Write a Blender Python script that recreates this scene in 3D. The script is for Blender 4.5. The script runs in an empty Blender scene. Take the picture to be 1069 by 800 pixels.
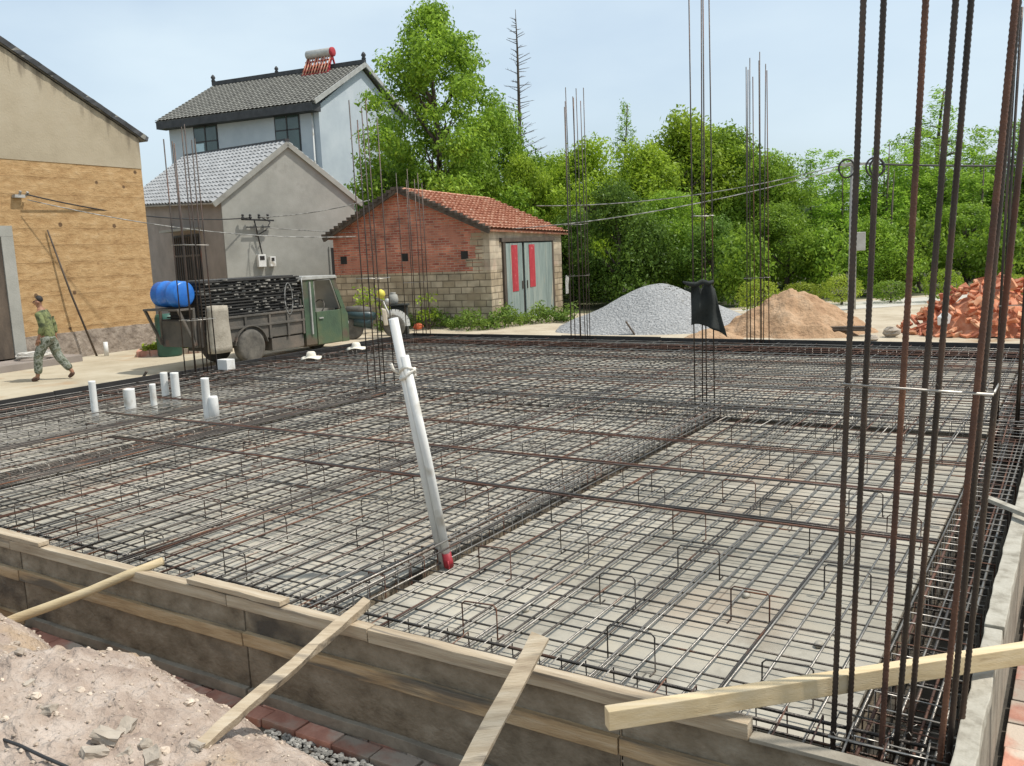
import bpy, bmesh, math, random
import numpy as np
from mathutils import Vector, Matrix, noise
random.seed(7); rng = np.random.default_rng(11)
R = math.radians
sc = bpy.context.scene
COL = sc.collection
# ------------------------------------------------------------------ camera geometry
FPX, CX, CY = 939.68, 534.5, 400.0
PITCH, ROLL, YAW, HC = R(8.54467), R(-2.41069), R(32.5236), 2.3
_f = Vector((0, math.cos(PITCH), -math.sin(PITCH))); _r = Vector((1, 0, 0)); _u = _r.cross(_f)
CR = math.cos(ROLL)*_r + math.sin(ROLL)*_u; CU = -math.sin(ROLL)*_r + math.cos(ROLL)*_u
CAM = Vector((0, 0, HC))
def ray(x, y): return _f + (x-CX)/FPX*CR - (y-CY)/FPX*CU
def G(x, y, z=0.0):            # point on the level plane z
    d = ray(x, y); return CAM + d*((z-HC)/d.z)
def AY(x, y, Y):               # point at depth Y
    d = ray(x, y); return CAM + d*(Y/d.y)
# slab frame: u runs left along the near form, v runs away along the right form
O = Vector((1.627, 3.213, 0)); EU = Vector((-math.cos(YAW), math.sin(YAW), 0)); EV = Vector((math.sin(YAW), math.cos(YAW), 0))
SROT = -YAW
def S(u, v, z=0): return O + EU*u + EV*v + Vector((0, 0, z))
def UV(P): q = P-O; return q.dot(EU), q.dot(EV)
# ------------------------------------------------------------------ helpers
class MB:
    def __init__(s): s.v = []; s.f = []; s.mi = []; s.m = 0
    def add(s, vs, fs):
        b = len(s.v); s.v += [tuple(p) for p in vs]; s.f += [tuple(b+i for i in f) for f in fs]; s.mi += [s.m]*len(fs); return s
    def box(s, x0, x1, y0, y1, z0, z1):
        vs = [(x, y, z) for z in (z0, z1) for y in (y0, y1) for x in (x0, x1)]
        return s.add(vs, [(0,2,3,1),(4,5,7,6),(0,1,5,4),(2,6,7,3),(0,4,6,2),(1,3,7,5)])
    def bar(s, a, b, w, h, up=(0,0,1), tw=0):
        a = Vector(a); b = Vector(b); d = (b-a).normalized(); up = Vector(up)
        if abs(d.dot(up)) > .98: up = Vector((1, 0, 0))
        sx = d.cross(up).normalized(); uz = sx.cross(d)
        if tw: q = Matrix.Rotation(tw, 3, d); sx = q@sx; uz = q@uz
        vs = [p+sx*(i*w/2)+uz*(j*h/2) for p in (a, b) for j in (-1, 1) for i in (-1, 1)]
        return s.add(vs, [(0,1,3,2),(4,6,7,5),(0,4,5,1),(2,3,7,6),(0,2,6,4),(1,5,7,3)])
    def tube(s, pts, r, n=6, cap=True):
        pts = [Vector(p) for p in pts]; vs = []; N = len(pts)
        rr = r if isinstance(r, (list, tuple)) else [r]*N
        ref = Vector((0, 0, 1))
        if abs((pts[-1]-pts[0]).normalized().dot(ref)) > .9: ref = Vector((1, 0, 0))
        for i, p in enumerate(pts):
            d = (pts[min(i+1, N-1)]-pts[max(i-1, 0)]).normalized()
            a = d.cross(ref)
            if a.length < 1e-4: a = d.cross(Vector((0, 1, 0)))
            a.normalize(); b = a.cross(d)
            for k in range(n):
                t = 2*math.pi*k/n; vs.append(p + (a*math.cos(t)+b*math.sin(t))*rr[i])
        fs = [(i*n+k, i*n+(k+1) % n, (i+1)*n+(k+1) % n, (i+1)*n+k) for i in range(N-1) for k in range(n)]
        if cap: fs += [tuple(range(n-1, -1, -1)), tuple((N-1)*n+k for k in range(n))]
        return s.add(vs, fs)
    def lathe(s, prof, n=20, c=(0,0,0), axis='z'):
        vs = []
        for r, h in prof:
            for k in range(n):
                t = 2*math.pi*k/n; x, y, z = r*math.cos(t), r*math.sin(t), h
                if axis == 'x': x, y, z = h, x, y
                if axis == 'y': x, y, z = x, h, y
                vs.append((c[0]+x, c[1]+y, c[2]+z))
        m = len(prof)
        fs = [(i*n+k, i*n+(k+1) % n, (i+1)*n+(k+1) % n, (i+1)*n+k) for i in range(m-1) for k in range(n)]
        fs += [tuple(range(n-1, -1, -1)), tuple((m-1)*n+k for k in range(n))]
        return s.add(vs, fs)
    def prism(s, poly, t0, t1, plane='xz'):
        def P(p, t):
            return (p[0], t, p[1]) if plane == 'xz' else ((t, p[0], p[1]) if plane == 'yz' else (p[0], p[1], t))
        n = len(poly); vs = [P(p, t0) for p in poly]+[P(p, t1) for p in poly]
        fs = [tuple(range(n)), tuple(range(2*n-1, n-1, -1))]+[(i, i+n, (i+1) % n+n, (i+1) % n) for i in range(n)]
        return s.add(vs, fs)
    def mesh(s, name, mats, smooth=False, bevel=0):
        me = bpy.data.meshes.new(name); me.from_pydata(s.v, [], s.f); me.update()
        for m in (mats if isinstance(mats, (list, tuple)) else [mats]): me.materials.append(m)
        if max(s.mi, default=0): me.polygons.foreach_set('material_index', s.mi)
        bm = bmesh.new(); bm.from_mesh(me); bmesh.ops.recalc_face_normals(bm, faces=bm.faces)
        if bevel: bmesh.ops.bevel(bm, geom=[e for e in bm.edges], offset=bevel, segments=2, affect='EDGES', profile=.6)
        bm.to_mesh(me); bm.free()
        if smooth: me.polygons.foreach_set('use_smooth', [True]*len(me.polygons))
        return me
    def build(s, name, mats, parent=None, smooth=False, bevel=0, loc=None, rotz=0):
        o = bpy.data.objects.new(name, s.mesh(name, mats, smooth, bevel)); COL.objects.link(o)
        if parent: o.parent = parent
        if loc is not None: o.location = loc
        if rotz: o.rotation_euler = (0, 0, rotz)
        return o
def tag(o, label, cat, group=None, kind=None):
    if label: o['label'] = label
    if cat: o['category'] = cat
    if group: o['group'] = group
    if kind: o['kind'] = kind
    return o
def thing(name, label, cat, loc=(0,0,0), rotz=0, group=None):
    o = bpy.data.objects.new(name, None); COL.objects.link(o); o.location = loc; o.rotation_euler = (0, 0, rotz)
    o.empty_display_size = .2
    return tag(o, label, cat, group)
def struct(o): o['kind'] = 'structure'; return o
def np_mesh(name, V, F, mat, smooth=False):
    me = bpy.data.meshes.new(name); n, k = F.shape
    me.vertices.add(len(V)); me.vertices.foreach_set('co', V.astype(np.float32).ravel())
    me.loops.add(n*k); me.loops.foreach_set('vertex_index', F.astype(np.int32).ravel())
    me.polygons.add(n); me.polygons.foreach_set('loop_start', np.arange(0, n*k, k, dtype=np.int32))
    me.update(calc_edges=True); me.materials.append(mat)
    if smooth: me.polygons.foreach_set('use_smooth', [True]*n)
    me.validate(); return me
def link(name, me, parent=None, loc=(0,0,0), rotz=0):
    o = bpy.data.objects.new(name, me); COL.objects.link(o); o.parent = parent; o.location = loc; o.rotation_euler = (0, 0, rotz); return o
# ------------------------------------------------------------------ materials
def nodes(name):
    m = bpy.data.materials.new(name); m.use_nodes = True; nt = m.node_tree
    return m, nt, nt.nodes['Principled BSDF']
def N(nt, typ, **kw):
    n = nt.nodes.new(typ)
    for k, v in kw.items(): setattr(n, k, v)
    return n
def ramp(nt, stops):
    r = N(nt, 'ShaderNodeValToRGB'); e = r.color_ramp.elements
    while len(e) < len(stops): e.new(.5)
    for i, (p, c) in enumerate(stops): e[i].position = p; e[i].color = (c[0], c[1], c[2], 1)
    return r
def mat(name, stops, scale=4, rough=.8, bump=.3, bscale=30, metal=0, detail=6, stretch=None, island=0, coord='Object', dist=.02, spec=.5, spots=None):
    """noise-driven colour, finer noise as bump; island = per-piece brightness change; spots = (colour, scale, threshold)"""
    m, nt, bs = nodes(name); L = nt.links
    tc = N(nt, 'ShaderNodeTexCoord'); vec = tc.outputs[coord]
    oi = N(nt, 'ShaderNodeObjectInfo'); ad = N(nt, 'ShaderNodeVectorMath', operation='ADD')
    sc_ = N(nt, 'ShaderNodeVectorMath', operation='SCALE'); cm = N(nt, 'ShaderNodeCombineXYZ')
    L.new(oi.outputs['Random'], cm.inputs[0]); L.new(oi.outputs['Random'], cm.inputs[1]); L.new(cm.outputs[0], sc_.inputs[0]); sc_.inputs['Scale'].default_value = 37
    L.new(vec, ad.inputs[0]); L.new(sc_.outputs[0], ad.inputs[1]); vec = ad.outputs[0]
    if stretch:
        mp = N(nt, 'ShaderNodeMapping'); mp.inputs['Scale'].default_value = stretch; L.new(vec, mp.inputs[0]); vec = mp.outputs[0]
    n1 = N(nt, 'ShaderNodeTexNoise'); n1.inputs['Scale'].default_value = scale; n1.inputs['Detail'].default_value = detail; n1.inputs['Roughness'].default_value = .62
    L.new(vec, n1.inputs['Vector']); rp = ramp(nt, stops); L.new(n1.outputs['Fac'], rp.inputs[0]); col = rp.outputs[0]
    if spots:
        n3 = N(nt, 'ShaderNodeTexNoise'); n3.inputs['Scale'].default_value = spots[1]; n3.inputs['Detail'].default_value = 5; L.new(vec, n3.inputs['Vector'])
        r3 = ramp(nt, [(spots[2], (0,0,0)), (min(1, spots[2]+.1), (1,1,1))]); L.new(n3.outputs['Fac'], r3.inputs[0])
        mx = N(nt, 'ShaderNodeMixRGB'); L.new(r3.outputs[0], mx.inputs[0]); L.new(col, mx.inputs[1]); mx.inputs[2].default_value = (*spots[0], 1); col = mx.outputs[0]
    if island:
        ge = N(nt, 'ShaderNodeNewGeometry'); mr = N(nt, 'ShaderNodeMapRange'); mr.inputs['To Min'].default_value = 1-island; mr.inputs['To Max'].default_value = 1+island
        L.new(ge.outputs['Random Per Island'], mr.inputs['Value'])
        hs = N(nt, 'ShaderNodeHueSaturation'); L.new(col, hs.inputs['Color']); L.new(mr.outputs[0], hs.inputs['Value']); col = hs.outputs[0]
    L.new(col, bs.inputs['Base Color']); bs.inputs['Roughness'].default_value = rough; bs.inputs['Metallic'].default_value = metal
    bs.inputs['Specular IOR Level'].default_value = spec
    if bump:
        n2 = N(nt, 'ShaderNodeTexNoise'); n2.inputs['Scale'].default_value = bscale; n2.inputs['Detail'].default_value = 5; L.new(vec, n2.inputs['Vector'])
        b = N(nt, 'ShaderNodeBump'); b.inputs['Strength'].default_value = bump; b.inputs['Distance'].default_value = dist
        L.new(n2.outputs['Fac'], b.inputs['Height']); L.new(b.outputs[0], bs.inputs['Normal'])
    return m
def brickmat(name, c1, c2, mortar, bw, bh, ms=.01, rough=.85, blotch=None, bump=.5):
    m, nt, bs = nodes(name); L = nt.links
    tc = N(nt, 'ShaderNodeTexCoord'); sp = N(nt, 'ShaderNodeSeparateXYZ'); L.new(tc.outputs['Object'], sp.inputs[0])
    a = N(nt, 'ShaderNodeMath', operation='ADD'); L.new(sp.outputs[0], a.inputs[0]); L.new(sp.outputs[1], a.inputs[1])
    cb = N(nt, 'ShaderNodeCombineXYZ'); L.new(a.outputs[0], cb.inputs[0]); L.new(sp.outputs[2], cb.inputs[1])
    nz = N(nt, 'ShaderNodeTexNoise'); nz.inputs['Scale'].default_value = 3; L.new(tc.outputs['Object'], nz.inputs[0])
    mv = N(nt, 'ShaderNodeVectorMath', operation='MULTIPLY_ADD'); L.new(nz.outputs['Color'], mv.inputs[0]); mv.inputs[1].default_value = (.03, .03, 0); L.new(cb.outputs[0], mv.inputs[2])
    b = N(nt, 'ShaderNodeTexBrick'); L.new(mv.outputs[0], b.inputs['Vector'])
    b.inputs['Color1'].default_value = (*c1, 1); b.inputs['Color2'].default_value = (*c2, 1); b.inputs['Mortar'].default_value = (*mortar, 1)
    b.inputs['Scale'].default_value = 1; b.inputs['Brick Width'].default_value = bw; b.inputs['Row Height'].default_value = bh; b.inputs['Mortar Size'].default_value = ms; b.inputs['Bias'].default_value = 0
    n1 = N(nt, 'ShaderNodeTexNoise'); n1.inputs['Scale'].default_value = 2.3; n1.inputs['Detail'].default_value = 8; L.new(tc.outputs['Object'], n1.inputs[0])
    rp = ramp(nt, [(.3, (.55, .55, .55)), (.7, (1.25, 1.25, 1.25))]); L.new(n1.outputs['Fac'], rp.inputs[0])
    mu = N(nt, 'ShaderNodeMixRGB', blend_type='MULTIPLY'); mu.inputs[0].default_value = 1; L.new(b.outputs[0], mu.inputs[1]); L.new(rp.outputs[0], mu.inputs[2]); col = mu.outputs[0]
    if blotch:
        n3 = N(nt, 'ShaderNodeTexNoise'); n3.inputs['Scale'].default_value = 1.3; n3.inputs['Detail'].default_value = 6; L.new(tc.outputs['Object'], n3.inputs[0])
        r3 = ramp(nt, [(.52, (0,0,0)), (.66, (.8,.8,.8))]); L.new(n3.outputs['Fac'], r3.inputs[0])
        mx = N(nt, 'ShaderNodeMixRGB'); L.new(r3.outputs[0], mx.inputs[0]); L.new(col, mx.inputs[1]); mx.inputs[2].default_value = (*blotch, 1); col = mx.outputs[0]
    L.new(col, bs.inputs['Base Color']); bs.inputs['Roughness'].default_value = rough
    bp = N(nt, 'ShaderNodeBump'); bp.inputs['Strength'].default_value = bump; bp.inputs['Distance'].default_value = .02; bp.invert = True
    L.new(b.outputs['Fac'], bp.inputs['Height']); L.new(bp.outputs[0], bs.inputs['Normal'])
    return m
def leafmat(name, dark, light, tr=.35, rough=.45):
    m, nt, bs = nodes(name); L = nt.links
    ge = N(nt, 'ShaderNodeNewGeometry'); tc = N(nt, 'ShaderNodeTexCoord')
    n1 = N(nt, 'ShaderNodeTexNoise'); n1.inputs['Scale'].default_value = .9; n1.inputs['Detail'].default_value = 3; L.new(tc.outputs['Object'], n1.inputs[0])
    a = N(nt, 'ShaderNodeMath', operation='MULTIPLY_ADD'); L.new(ge.outputs['Random Per Island'], a.inputs[0]); a.inputs[1].default_value = .55
    b2 = N(nt, 'ShaderNodeMath', operation='MULTIPLY_ADD'); L.new(n1.outputs['Fac'], b2.inputs[0]); b2.inputs[1].default_value = 1.3; b2.inputs[2].default_value = -.42
    L.new(b2.outputs[0], a.inputs[2])
    rp = ramp(nt, [(0, dark), (1, light)]); L.new(a.outputs[0], rp.inputs[0])
    oi = N(nt, 'ShaderNodeObjectInfo'); mr = N(nt, 'ShaderNodeMapRange'); mr.inputs['To Min'].default_value = 1.05; mr.inputs['To Max'].default_value = 1.65; L.new(oi.outputs['Random'], mr.inputs['Value'])
    hs = N(nt, 'ShaderNodeHueSaturation'); L.new(rp.outputs[0], hs.inputs['Color']); L.new(mr.outputs[0], hs.inputs['Value'])
    L.new(hs.outputs[0], bs.inputs['Base Color']); bs.inputs['Roughness'].default_value = rough; bs.inputs['Specular IOR Level'].default_value = .2
    t = N(nt, 'ShaderNodeBsdfTranslucent'); L.new(hs.outputs[0], t.inputs[0])
    mx = N(nt, 'ShaderNodeMixShader'); mx.inputs[0].default_value = tr; L.new(bs.outputs[0], mx.inputs[1]); L.new(t.outputs[0], mx.inputs[2])
    L.new(mx.outputs[0], nt.nodes['Material Output'].inputs['Surface'])
    return m
M = {}
M['dirt'] = mat('pale_yard_dirt', [(.3, (.33, .265, .18)), (.5, (.44, .37, .265)), (.72, (.52, .455, .345))], 1.1, .95, .5, 25, spots=((.3, .2, .11), .55, .62))
M['pit'] = mat('dark_pit_soil', [(.3, (.03, .026, .02)), (.7, (.09, .075, .055))], 4, .95, .4)
M['concrete'] = mat('pale_concrete_yard', [(.3, (.34, .285, .195)), (.55, (.44, .385, .28)), (.75, (.49, .44, .34))], .9, .9, .3, 40, spots=((.36, .25, .15), .7, .6))
M['road'] = mat('pale_road', [(.3, (.42, .39, .33)), (.7, (.56, .53, .47))], 1, .9, .2)
M['grass'] = leafmat('weed_leaf', (.05, .10, .015), (.2, .28, .05), .3)
M['deck'] = None
M['rebar'] = mat('rebar_steel', [(.25, (.03, .027, .024)), (.5, (.075, .065, .056)), (.72, (.15, .125, .10))], 3, .42, .25, 120, .55, spots=((.17, .068, .03), 1.6, .6))
M['rebar_pale'] = mat('grey_rebar_steel', [(.3, (.13, .12, .105)), (.6, (.27, .25, .22))], 4, .35, .2, 120, .6, spots=((.2, .1, .05), 1.1, .62))
M['rust'] = mat('rusty_rebar', [(.3, (.045, .024, .017)), (.5, (.10, .045, .027)), (.72, (.19, .085, .045))], 3, .65, .35, 90, .15)
M['column_bar'] = mat('ribbed_column_bar', [(.3, (.026, .021, .017)), (.52, (.06, .045, .036)), (.75, (.13, .075, .052))], 2.2, .42, .2, 120, .45, spots=((.11, .04, .022), 1.0, .6))
M['tie'] = mat('tie_wire', [(.3, (.25, .23, .2)), (.7, (.5, .47, .42))], 8, .4, .1, 60, .6)
M['form'] = mat('stained_form_board', [(.3, (.115, .088, .058)), (.43, (.19, .15, .10)), (.57, (.25, .203, .142)), (.75, (.35, .30, .225))], 7, .85, .8, 40, stretch=(.8, 1, 1.1), spots=((.07, .057, .043), 1.7, .6), dist=.012, detail=10)
M['form_black'] = mat('black_film_form', [(.3, (.01, .0095, .009)), (.7, (.035, .03, .027))], 2, .6, .2)
M['plank'] = mat('weathered_plank', [(.25, (.25, .185, .12)), (.5, (.41, .325, .22)), (.75, (.53, .45, .335))], 5, .8, .5, 28, stretch=(.35, 5, 5), spots=((.19, .155, .115), 3, .58), dist=.01)
M['batten'] = mat('form_batten', [(.25, (.22, .14, .07)), (.5, (.42, .29, .155)), (.75, (.52, .40, .26))], 5, .8, .6, 28, stretch=(.5, 5, 5), spots=((.13, .105, .075), 1.6, .55), dist=.01)
M['pole_wood'] = mat('peeled_pole_wood', [(.25, (.38, .28, .15)), (.5, (.52, .41, .24)), (.75, (.6, .5, .33))], 5, .75, .4, 30, stretch=(.4, 5, 5), spots=((.25, .17, .09), 5, .66), dist=.006)
M['timber'] = mat('fresh_sawn_timber', [(.25, (.50, .36, .19)), (.5, (.62, .48, .28)), (.75, (.70, .57, .38))], 4, .7, .35, 40, stretch=(.3, 6, 6), dist=.004, spots=((.3, .2, .1), 3, .69))
M['cement_form'] = mat('cement_crusted_form', [(.3, (.22, .195, .15)), (.5, (.37, .34, .275)), (.78, (.47, .44, .37))], 9, .9, .5, 40, dist=.01, spots=((.2, .18, .15), 3, .62))
M['cement_dark'] = mat('grey_form_side', [(.3, (.17, .145, .11)), (.7, (.33, .29, .225))], 5, .9, .5, 40, dist=.01)
M['brick_red'] = mat('footing_brick', [(.3, (.30, .13, .09)), (.55, (.43, .21, .15)), (.75, (.50, .34, .26))], 7, .9, .5, 60, island=.35, dist=.008, spots=((.42, .35, .28), 2.6, .48))
M['brick_new'] = mat('new_orange_brick', [(.3, (.42, .13, .06)), (.5, (.58, .22, .11)), (.75, (.68, .38, .25))], 5, .9, .4, 50, dist=.006)
M['pvc'] = mat('white_plastic_pipe', [(.3, (.62, .61, .575)), (.7, (.75, .74, .70))], 3, .5, .05, 20, spots=((.44, .40, .33), 3, .58))
M['rag'] = mat('pale_rag', [(.3, (.55, .5, .42)), (.7, (.76, .73, .66))], 8, .9, .6, 40)
M['red_pl'] = mat('red_coupling', [(.3, (.27, .012, .02)), (.7, (.38, .025, .035))], 5, .5, .1)
M['hat'] = mat('cream_hat', [(.3, (.64, .58, .46)), (.7, (.78, .73, .62))], 10, .85, .4, 60)
M['mud'] = None
M['cement_wall'] = mat('grey_cement_render', [(.25, (.23, .225, .20)), (.5, (.31, .305, .27)), (.75, (.38, .37, .335))], 1.1, .9, .25, 30, detail=9, spots=((.2, .19, .165), .9, .63))
M['cement_brown'] = mat('brown_cement_render', [(.3, (.22, .19, .165)), (.7, (.32, .275, .24))], 1.3, .9, .25, 30)
M['villa_wall'] = mat('blue_white_render', [(.3, (.38, .43, .47)), (.55, (.46, .51, .54)), (.75, (.52, .56, .59))], .8, .8, .12, 30, detail=9)
M['tile_grey'] = mat('grey_roof_tile', [(.3, (.11, .105, .095)), (.55, (.2, .195, .17)), (.75, (.28, .27, .235))], 4, .8, .3, 40)
M['tile_pale'] = mat('pale_cement_tile', [(.3, (.25, .25, .245)), (.55, (.37, .37, .365)), (.78, (.47, .47, .46))], 3, .6, .2, 40)
M['tile_red'] = mat('red_clay_tile', [(.28, (.19, .075, .05)), (.42, (.42, .165, .095)), (.55, (.56, .28, .18)), (.68, (.64, .46, .34))], 6, .85, .3, 40, island=.3)
M['trim_dark'] = mat('dark_trim', [(.3, (.025, .026, .027)), (.7, (.06, .062, .065))], 3, .7, .15)
M['wood_dark'] = mat('old_dark_wood', [(.3, (.045, .035, .027)), (.7, (.12, .09, .065))], 4, .85, .4, 30, stretch=(1, 1, .3))
M['glass'] = mat('green_window_glass', [(.3, (.03, .055, .05)), (.7, (.06, .1, .09))], 1, .12, 0, spec=.8)
M['curtain'] = mat('pale_curtain', [(.3, (.4, .55, .6)), (.7, (.55, .7, .75))], 3, .8, .1)
M['hole'] = mat('dark_opening', [(.3, (.012, .011, .01)), (.7, (.03, .027, .024))], 2, .9, .1)
M['brick_hut'] = brickmat('hut_brick', (.33, .08, .05), (.58, .21, .125), (.46, .31, .23), .26, .075, .011, blotch=(.48, .2, .13), bump=1)
M['block_hut'] = brickmat('hut_block', (.36, .28, .18), (.54, .44, .31), (.2, .155, .1), .42, .2, .016, blotch=(.33, .25, .16))
M['front_hut'] = brickmat('hut_front_block', (.44, .36, .255), (.5, .42, .31), (.33, .26, .19), .42, .2, .008, blotch=(.45, .30, .22))
M['stone'] = mat('rubble_stone_base', [(.3, (.14, .11, .085)), (.5, (.27, .22, .175)), (.75, (.38, .32, .26))], 3.5, .95, .9, 9, dist=.05)
M['plaster'] = mat('tan_mud_plaster', [(.25, (.30, .25, .17)), (.5, (.375, .318, .225)), (.75, (.42, .365, .27))], .9, .95, .3, 25, detail=9)
M['door_green'] = mat('faded_green_door', [(.25, (.15, .19, .175)), (.5, (.22, .27, .25)), (.75, (.33, .36, .31))], 1.6, .75, .2, 20, stretch=(3, 3, .5), spots=((.38, .35, .27), 1.2, .6))
M['red_paper'] = mat('red_paper', [(.3, (.33, .018, .028)), (.7, (.43, .045, .055))], 6, .8, .1, spots=((.75, .5, .45), 6, .66))
M['truck_green'] = mat('worn_green_paint', [(.25, (.035, .055, .036)), (.45, (.06, .10, .055)), (.6, (.085, .115, .055)), (.75, (.13, .10, .065))], 1.5, .75, .25, 25, spots=((.10, .075, .05), 1.1, .53))
M['truck_body'] = mat('dusty_truck_bed', [(.25, (.05, .046, .04)), (.5, (.10, .09, .075)), (.75, (.17, .135, .105))], 1.8, .85, .3, 25, spots=((.17, .10, .07), 1.2, .58))
M['rubber'] = mat('dusty_rubber', [(.3, (.06, .055, .047)), (.7, (.16, .145, .12))], 5, .9, .3)
M['tile_stack'] = mat('dark_board', [(.3, (.016, .015, .014)), (.7, (.05, .046, .04))], 4, .8, .3)
M['board_end'] = mat('pale_board_end', [(.38, (.035, .032, .028)), (.5, (.19, .18, .155)), (.66, (.36, .34, .30))], 9, .85, .2, island=.5)
M['brown_board'] = mat('brown_board', [(.3, (.2, .12, .07)), (.7, (.34, .22, .14))], 4, .85, .3, stretch=(1, .3, 1))
M['metal_pale'] = mat('pale_scuffed_metal', [(.3, (.33, .32, .29)), (.7, (.5, .49, .45))], 4, .5, .2, metal=.3)
M['blue_pl'] = mat('blue_plastic', [(.3, (.01, .10, .42)), (.7, (.03, .2, .6))], 3, .35, .1)
M['green_pl'] = mat('green_plastic', [(.3, (.012, .06, .042)), (.7, (.03, .105, .075))], 3, .5, .1)
M['white_sack'] = mat('beige_sack', [(.3, (.27, .235, .18)), (.7, (.43, .385, .31))], 4, .9, .5, 30)
M['skin'] = mat('skin', [(.3, (.25, .12, .07)), (.7, (.33, .17, .10))], 8, .6, .1)
M['hair'] = mat('short_black_hair', [(.3, (.012, .01, .009)), (.7, (.03, .025, .022))], 20, .7, .3, 120)
M['shoe'] = mat('brown_shoe', [(.3, (.05, .025, .016)), (.7, (.1, .05, .03))], 8, .7, .2)
M['camo'] = mat('camouflage_trousers', [(.34, (.03, .036, .022)), (.44, (.12, .135, .09)), (.52, (.27, .28, .24)), (.6, (.09, .11, .06)), (.7, (.18, .17, .12))], 9, .9, .4, 30, detail=2)
M['camo_j'] = mat('green_camouflage_jacket', [(.32, (.045, .055, .025)), (.44, (.13, .15, .062)), (.54, (.215, .235, .095)), (.64, (.10, .12, .05)), (.74, (.28, .29, .15))], 8, .9, .4, 30, detail=2)
M['wire_pl'] = mat('white_hose', [(.3, (.55, .53, .48)), (.7, (.7, .68, .63))], 8, .6, .1)
M['gravel'] = mat('grey_gravel', [(.3, (.15, .15, .147)), (.45, (.27, .27, .265)), (.58, (.37, .37, .36)), (.75, (.49, .49, .48))], 22, .95, 1, 14, detail=10, dist=.08)
M['pebble'] = mat('gravel_stone', [(.3, (.17, .165, .15)), (.7, (.34, .33, .30))], 6, .95, .3, island=.45)
M['sand'] = mat('orange_sand', [(.25, (.26, .15, .08)), (.5, (.40, .25, .14)), (.75, (.49, .345, .22))], 2.2, .95, .7, 18, detail=9, dist=.06)
M['mound'] = mat('pale_rubble_soil', [(.3, (.25, .185, .145)), (.47, (.37, .29, .23)), (.6, (.44, .36, .295)), (.75, (.52, .44, .37))], 5, .95, 1, 30, detail=12, dist=.035, spots=((.38, .27, .165), .9, .56))
M['rubble'] = mat('rubble_bits', [(.3, (.36, .285, .22)), (.7, (.55, .465, .37))], 5, .95, .5, 30, island=.3)
M['chunk'] = mat('broken_concrete', [(.3, (.27, .225, .175)), (.7, (.46, .40, .325))], 5, .95, .7, 25)
M['cloth_dark'] = mat('dark_jacket_cloth', [(.3, (.011, .013, .011)), (.7, (.03, .034, .03))], 5, .9, .3, 40)
M['cable'] = mat('black_cable', [(.3, (.012, .012, .012)), (.7, (.03, .03, .03))], 5, .6, .1)
M['cable_pale'] = mat('pale_cable', [(.4, (.12, .12, .11)), (.6, (.42, .41, .38))], 5, .6, .1)
M['pole_conc'] = mat('concrete_pole', [(.3, (.33, .32, .29)), (.7, (.46, .45, .42))], 3, .9, .2)
M['bark'] = mat('bark', [(.3, (.04, .03, .022)), (.7, (.13, .105, .08))], 5, .95, .6, 20, stretch=(1, 1, .3))
M['orange_pl'] = mat('orange_plastic', [(.3, (.6, .1, .03)), (.7, (.72, .18, .07))], 5, .6, .1)
M['yellow_pl'] = mat('yellow_plastic', [(.3, (.6, .5, .05)), (.7, (.72, .64, .12))], 5, .6, .1)
M['teal'] = mat('dark_teal_paint', [(.3, (.012, .03, .032)), (.7, (.03, .06, .062))], 4, .4, .1)
M['cream'] = mat('cream_plastic', [(.3, (.55, .47, .36)), (.7, (.7, .62, .5))], 4, .5, .1)
M['leaf_bright'] = leafmat('leaf_bright', (.075, .14, .012), (.40, .52, .05), .48)
M['leaf_mid'] = leafmat('leaf_mid', (.045, .10, .012), (.29, .42, .045), .45)
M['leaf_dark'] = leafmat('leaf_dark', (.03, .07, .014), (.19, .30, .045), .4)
M['leaf_feather'] = leafmat('leaf_feather', (.065, .14, .018), (.34, .50, .06), .5)
M['leaf_yellow'] = leafmat('leaf_yellow', (.11, .16, .015), (.36, .42, .05), .35)
M['leaf_pale'] = leafmat('leaf_pale', (.09, .13, .07), (.22, .28, .15), .35)  # pale greyed leaf colour puts distance haze into the far wood
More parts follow.
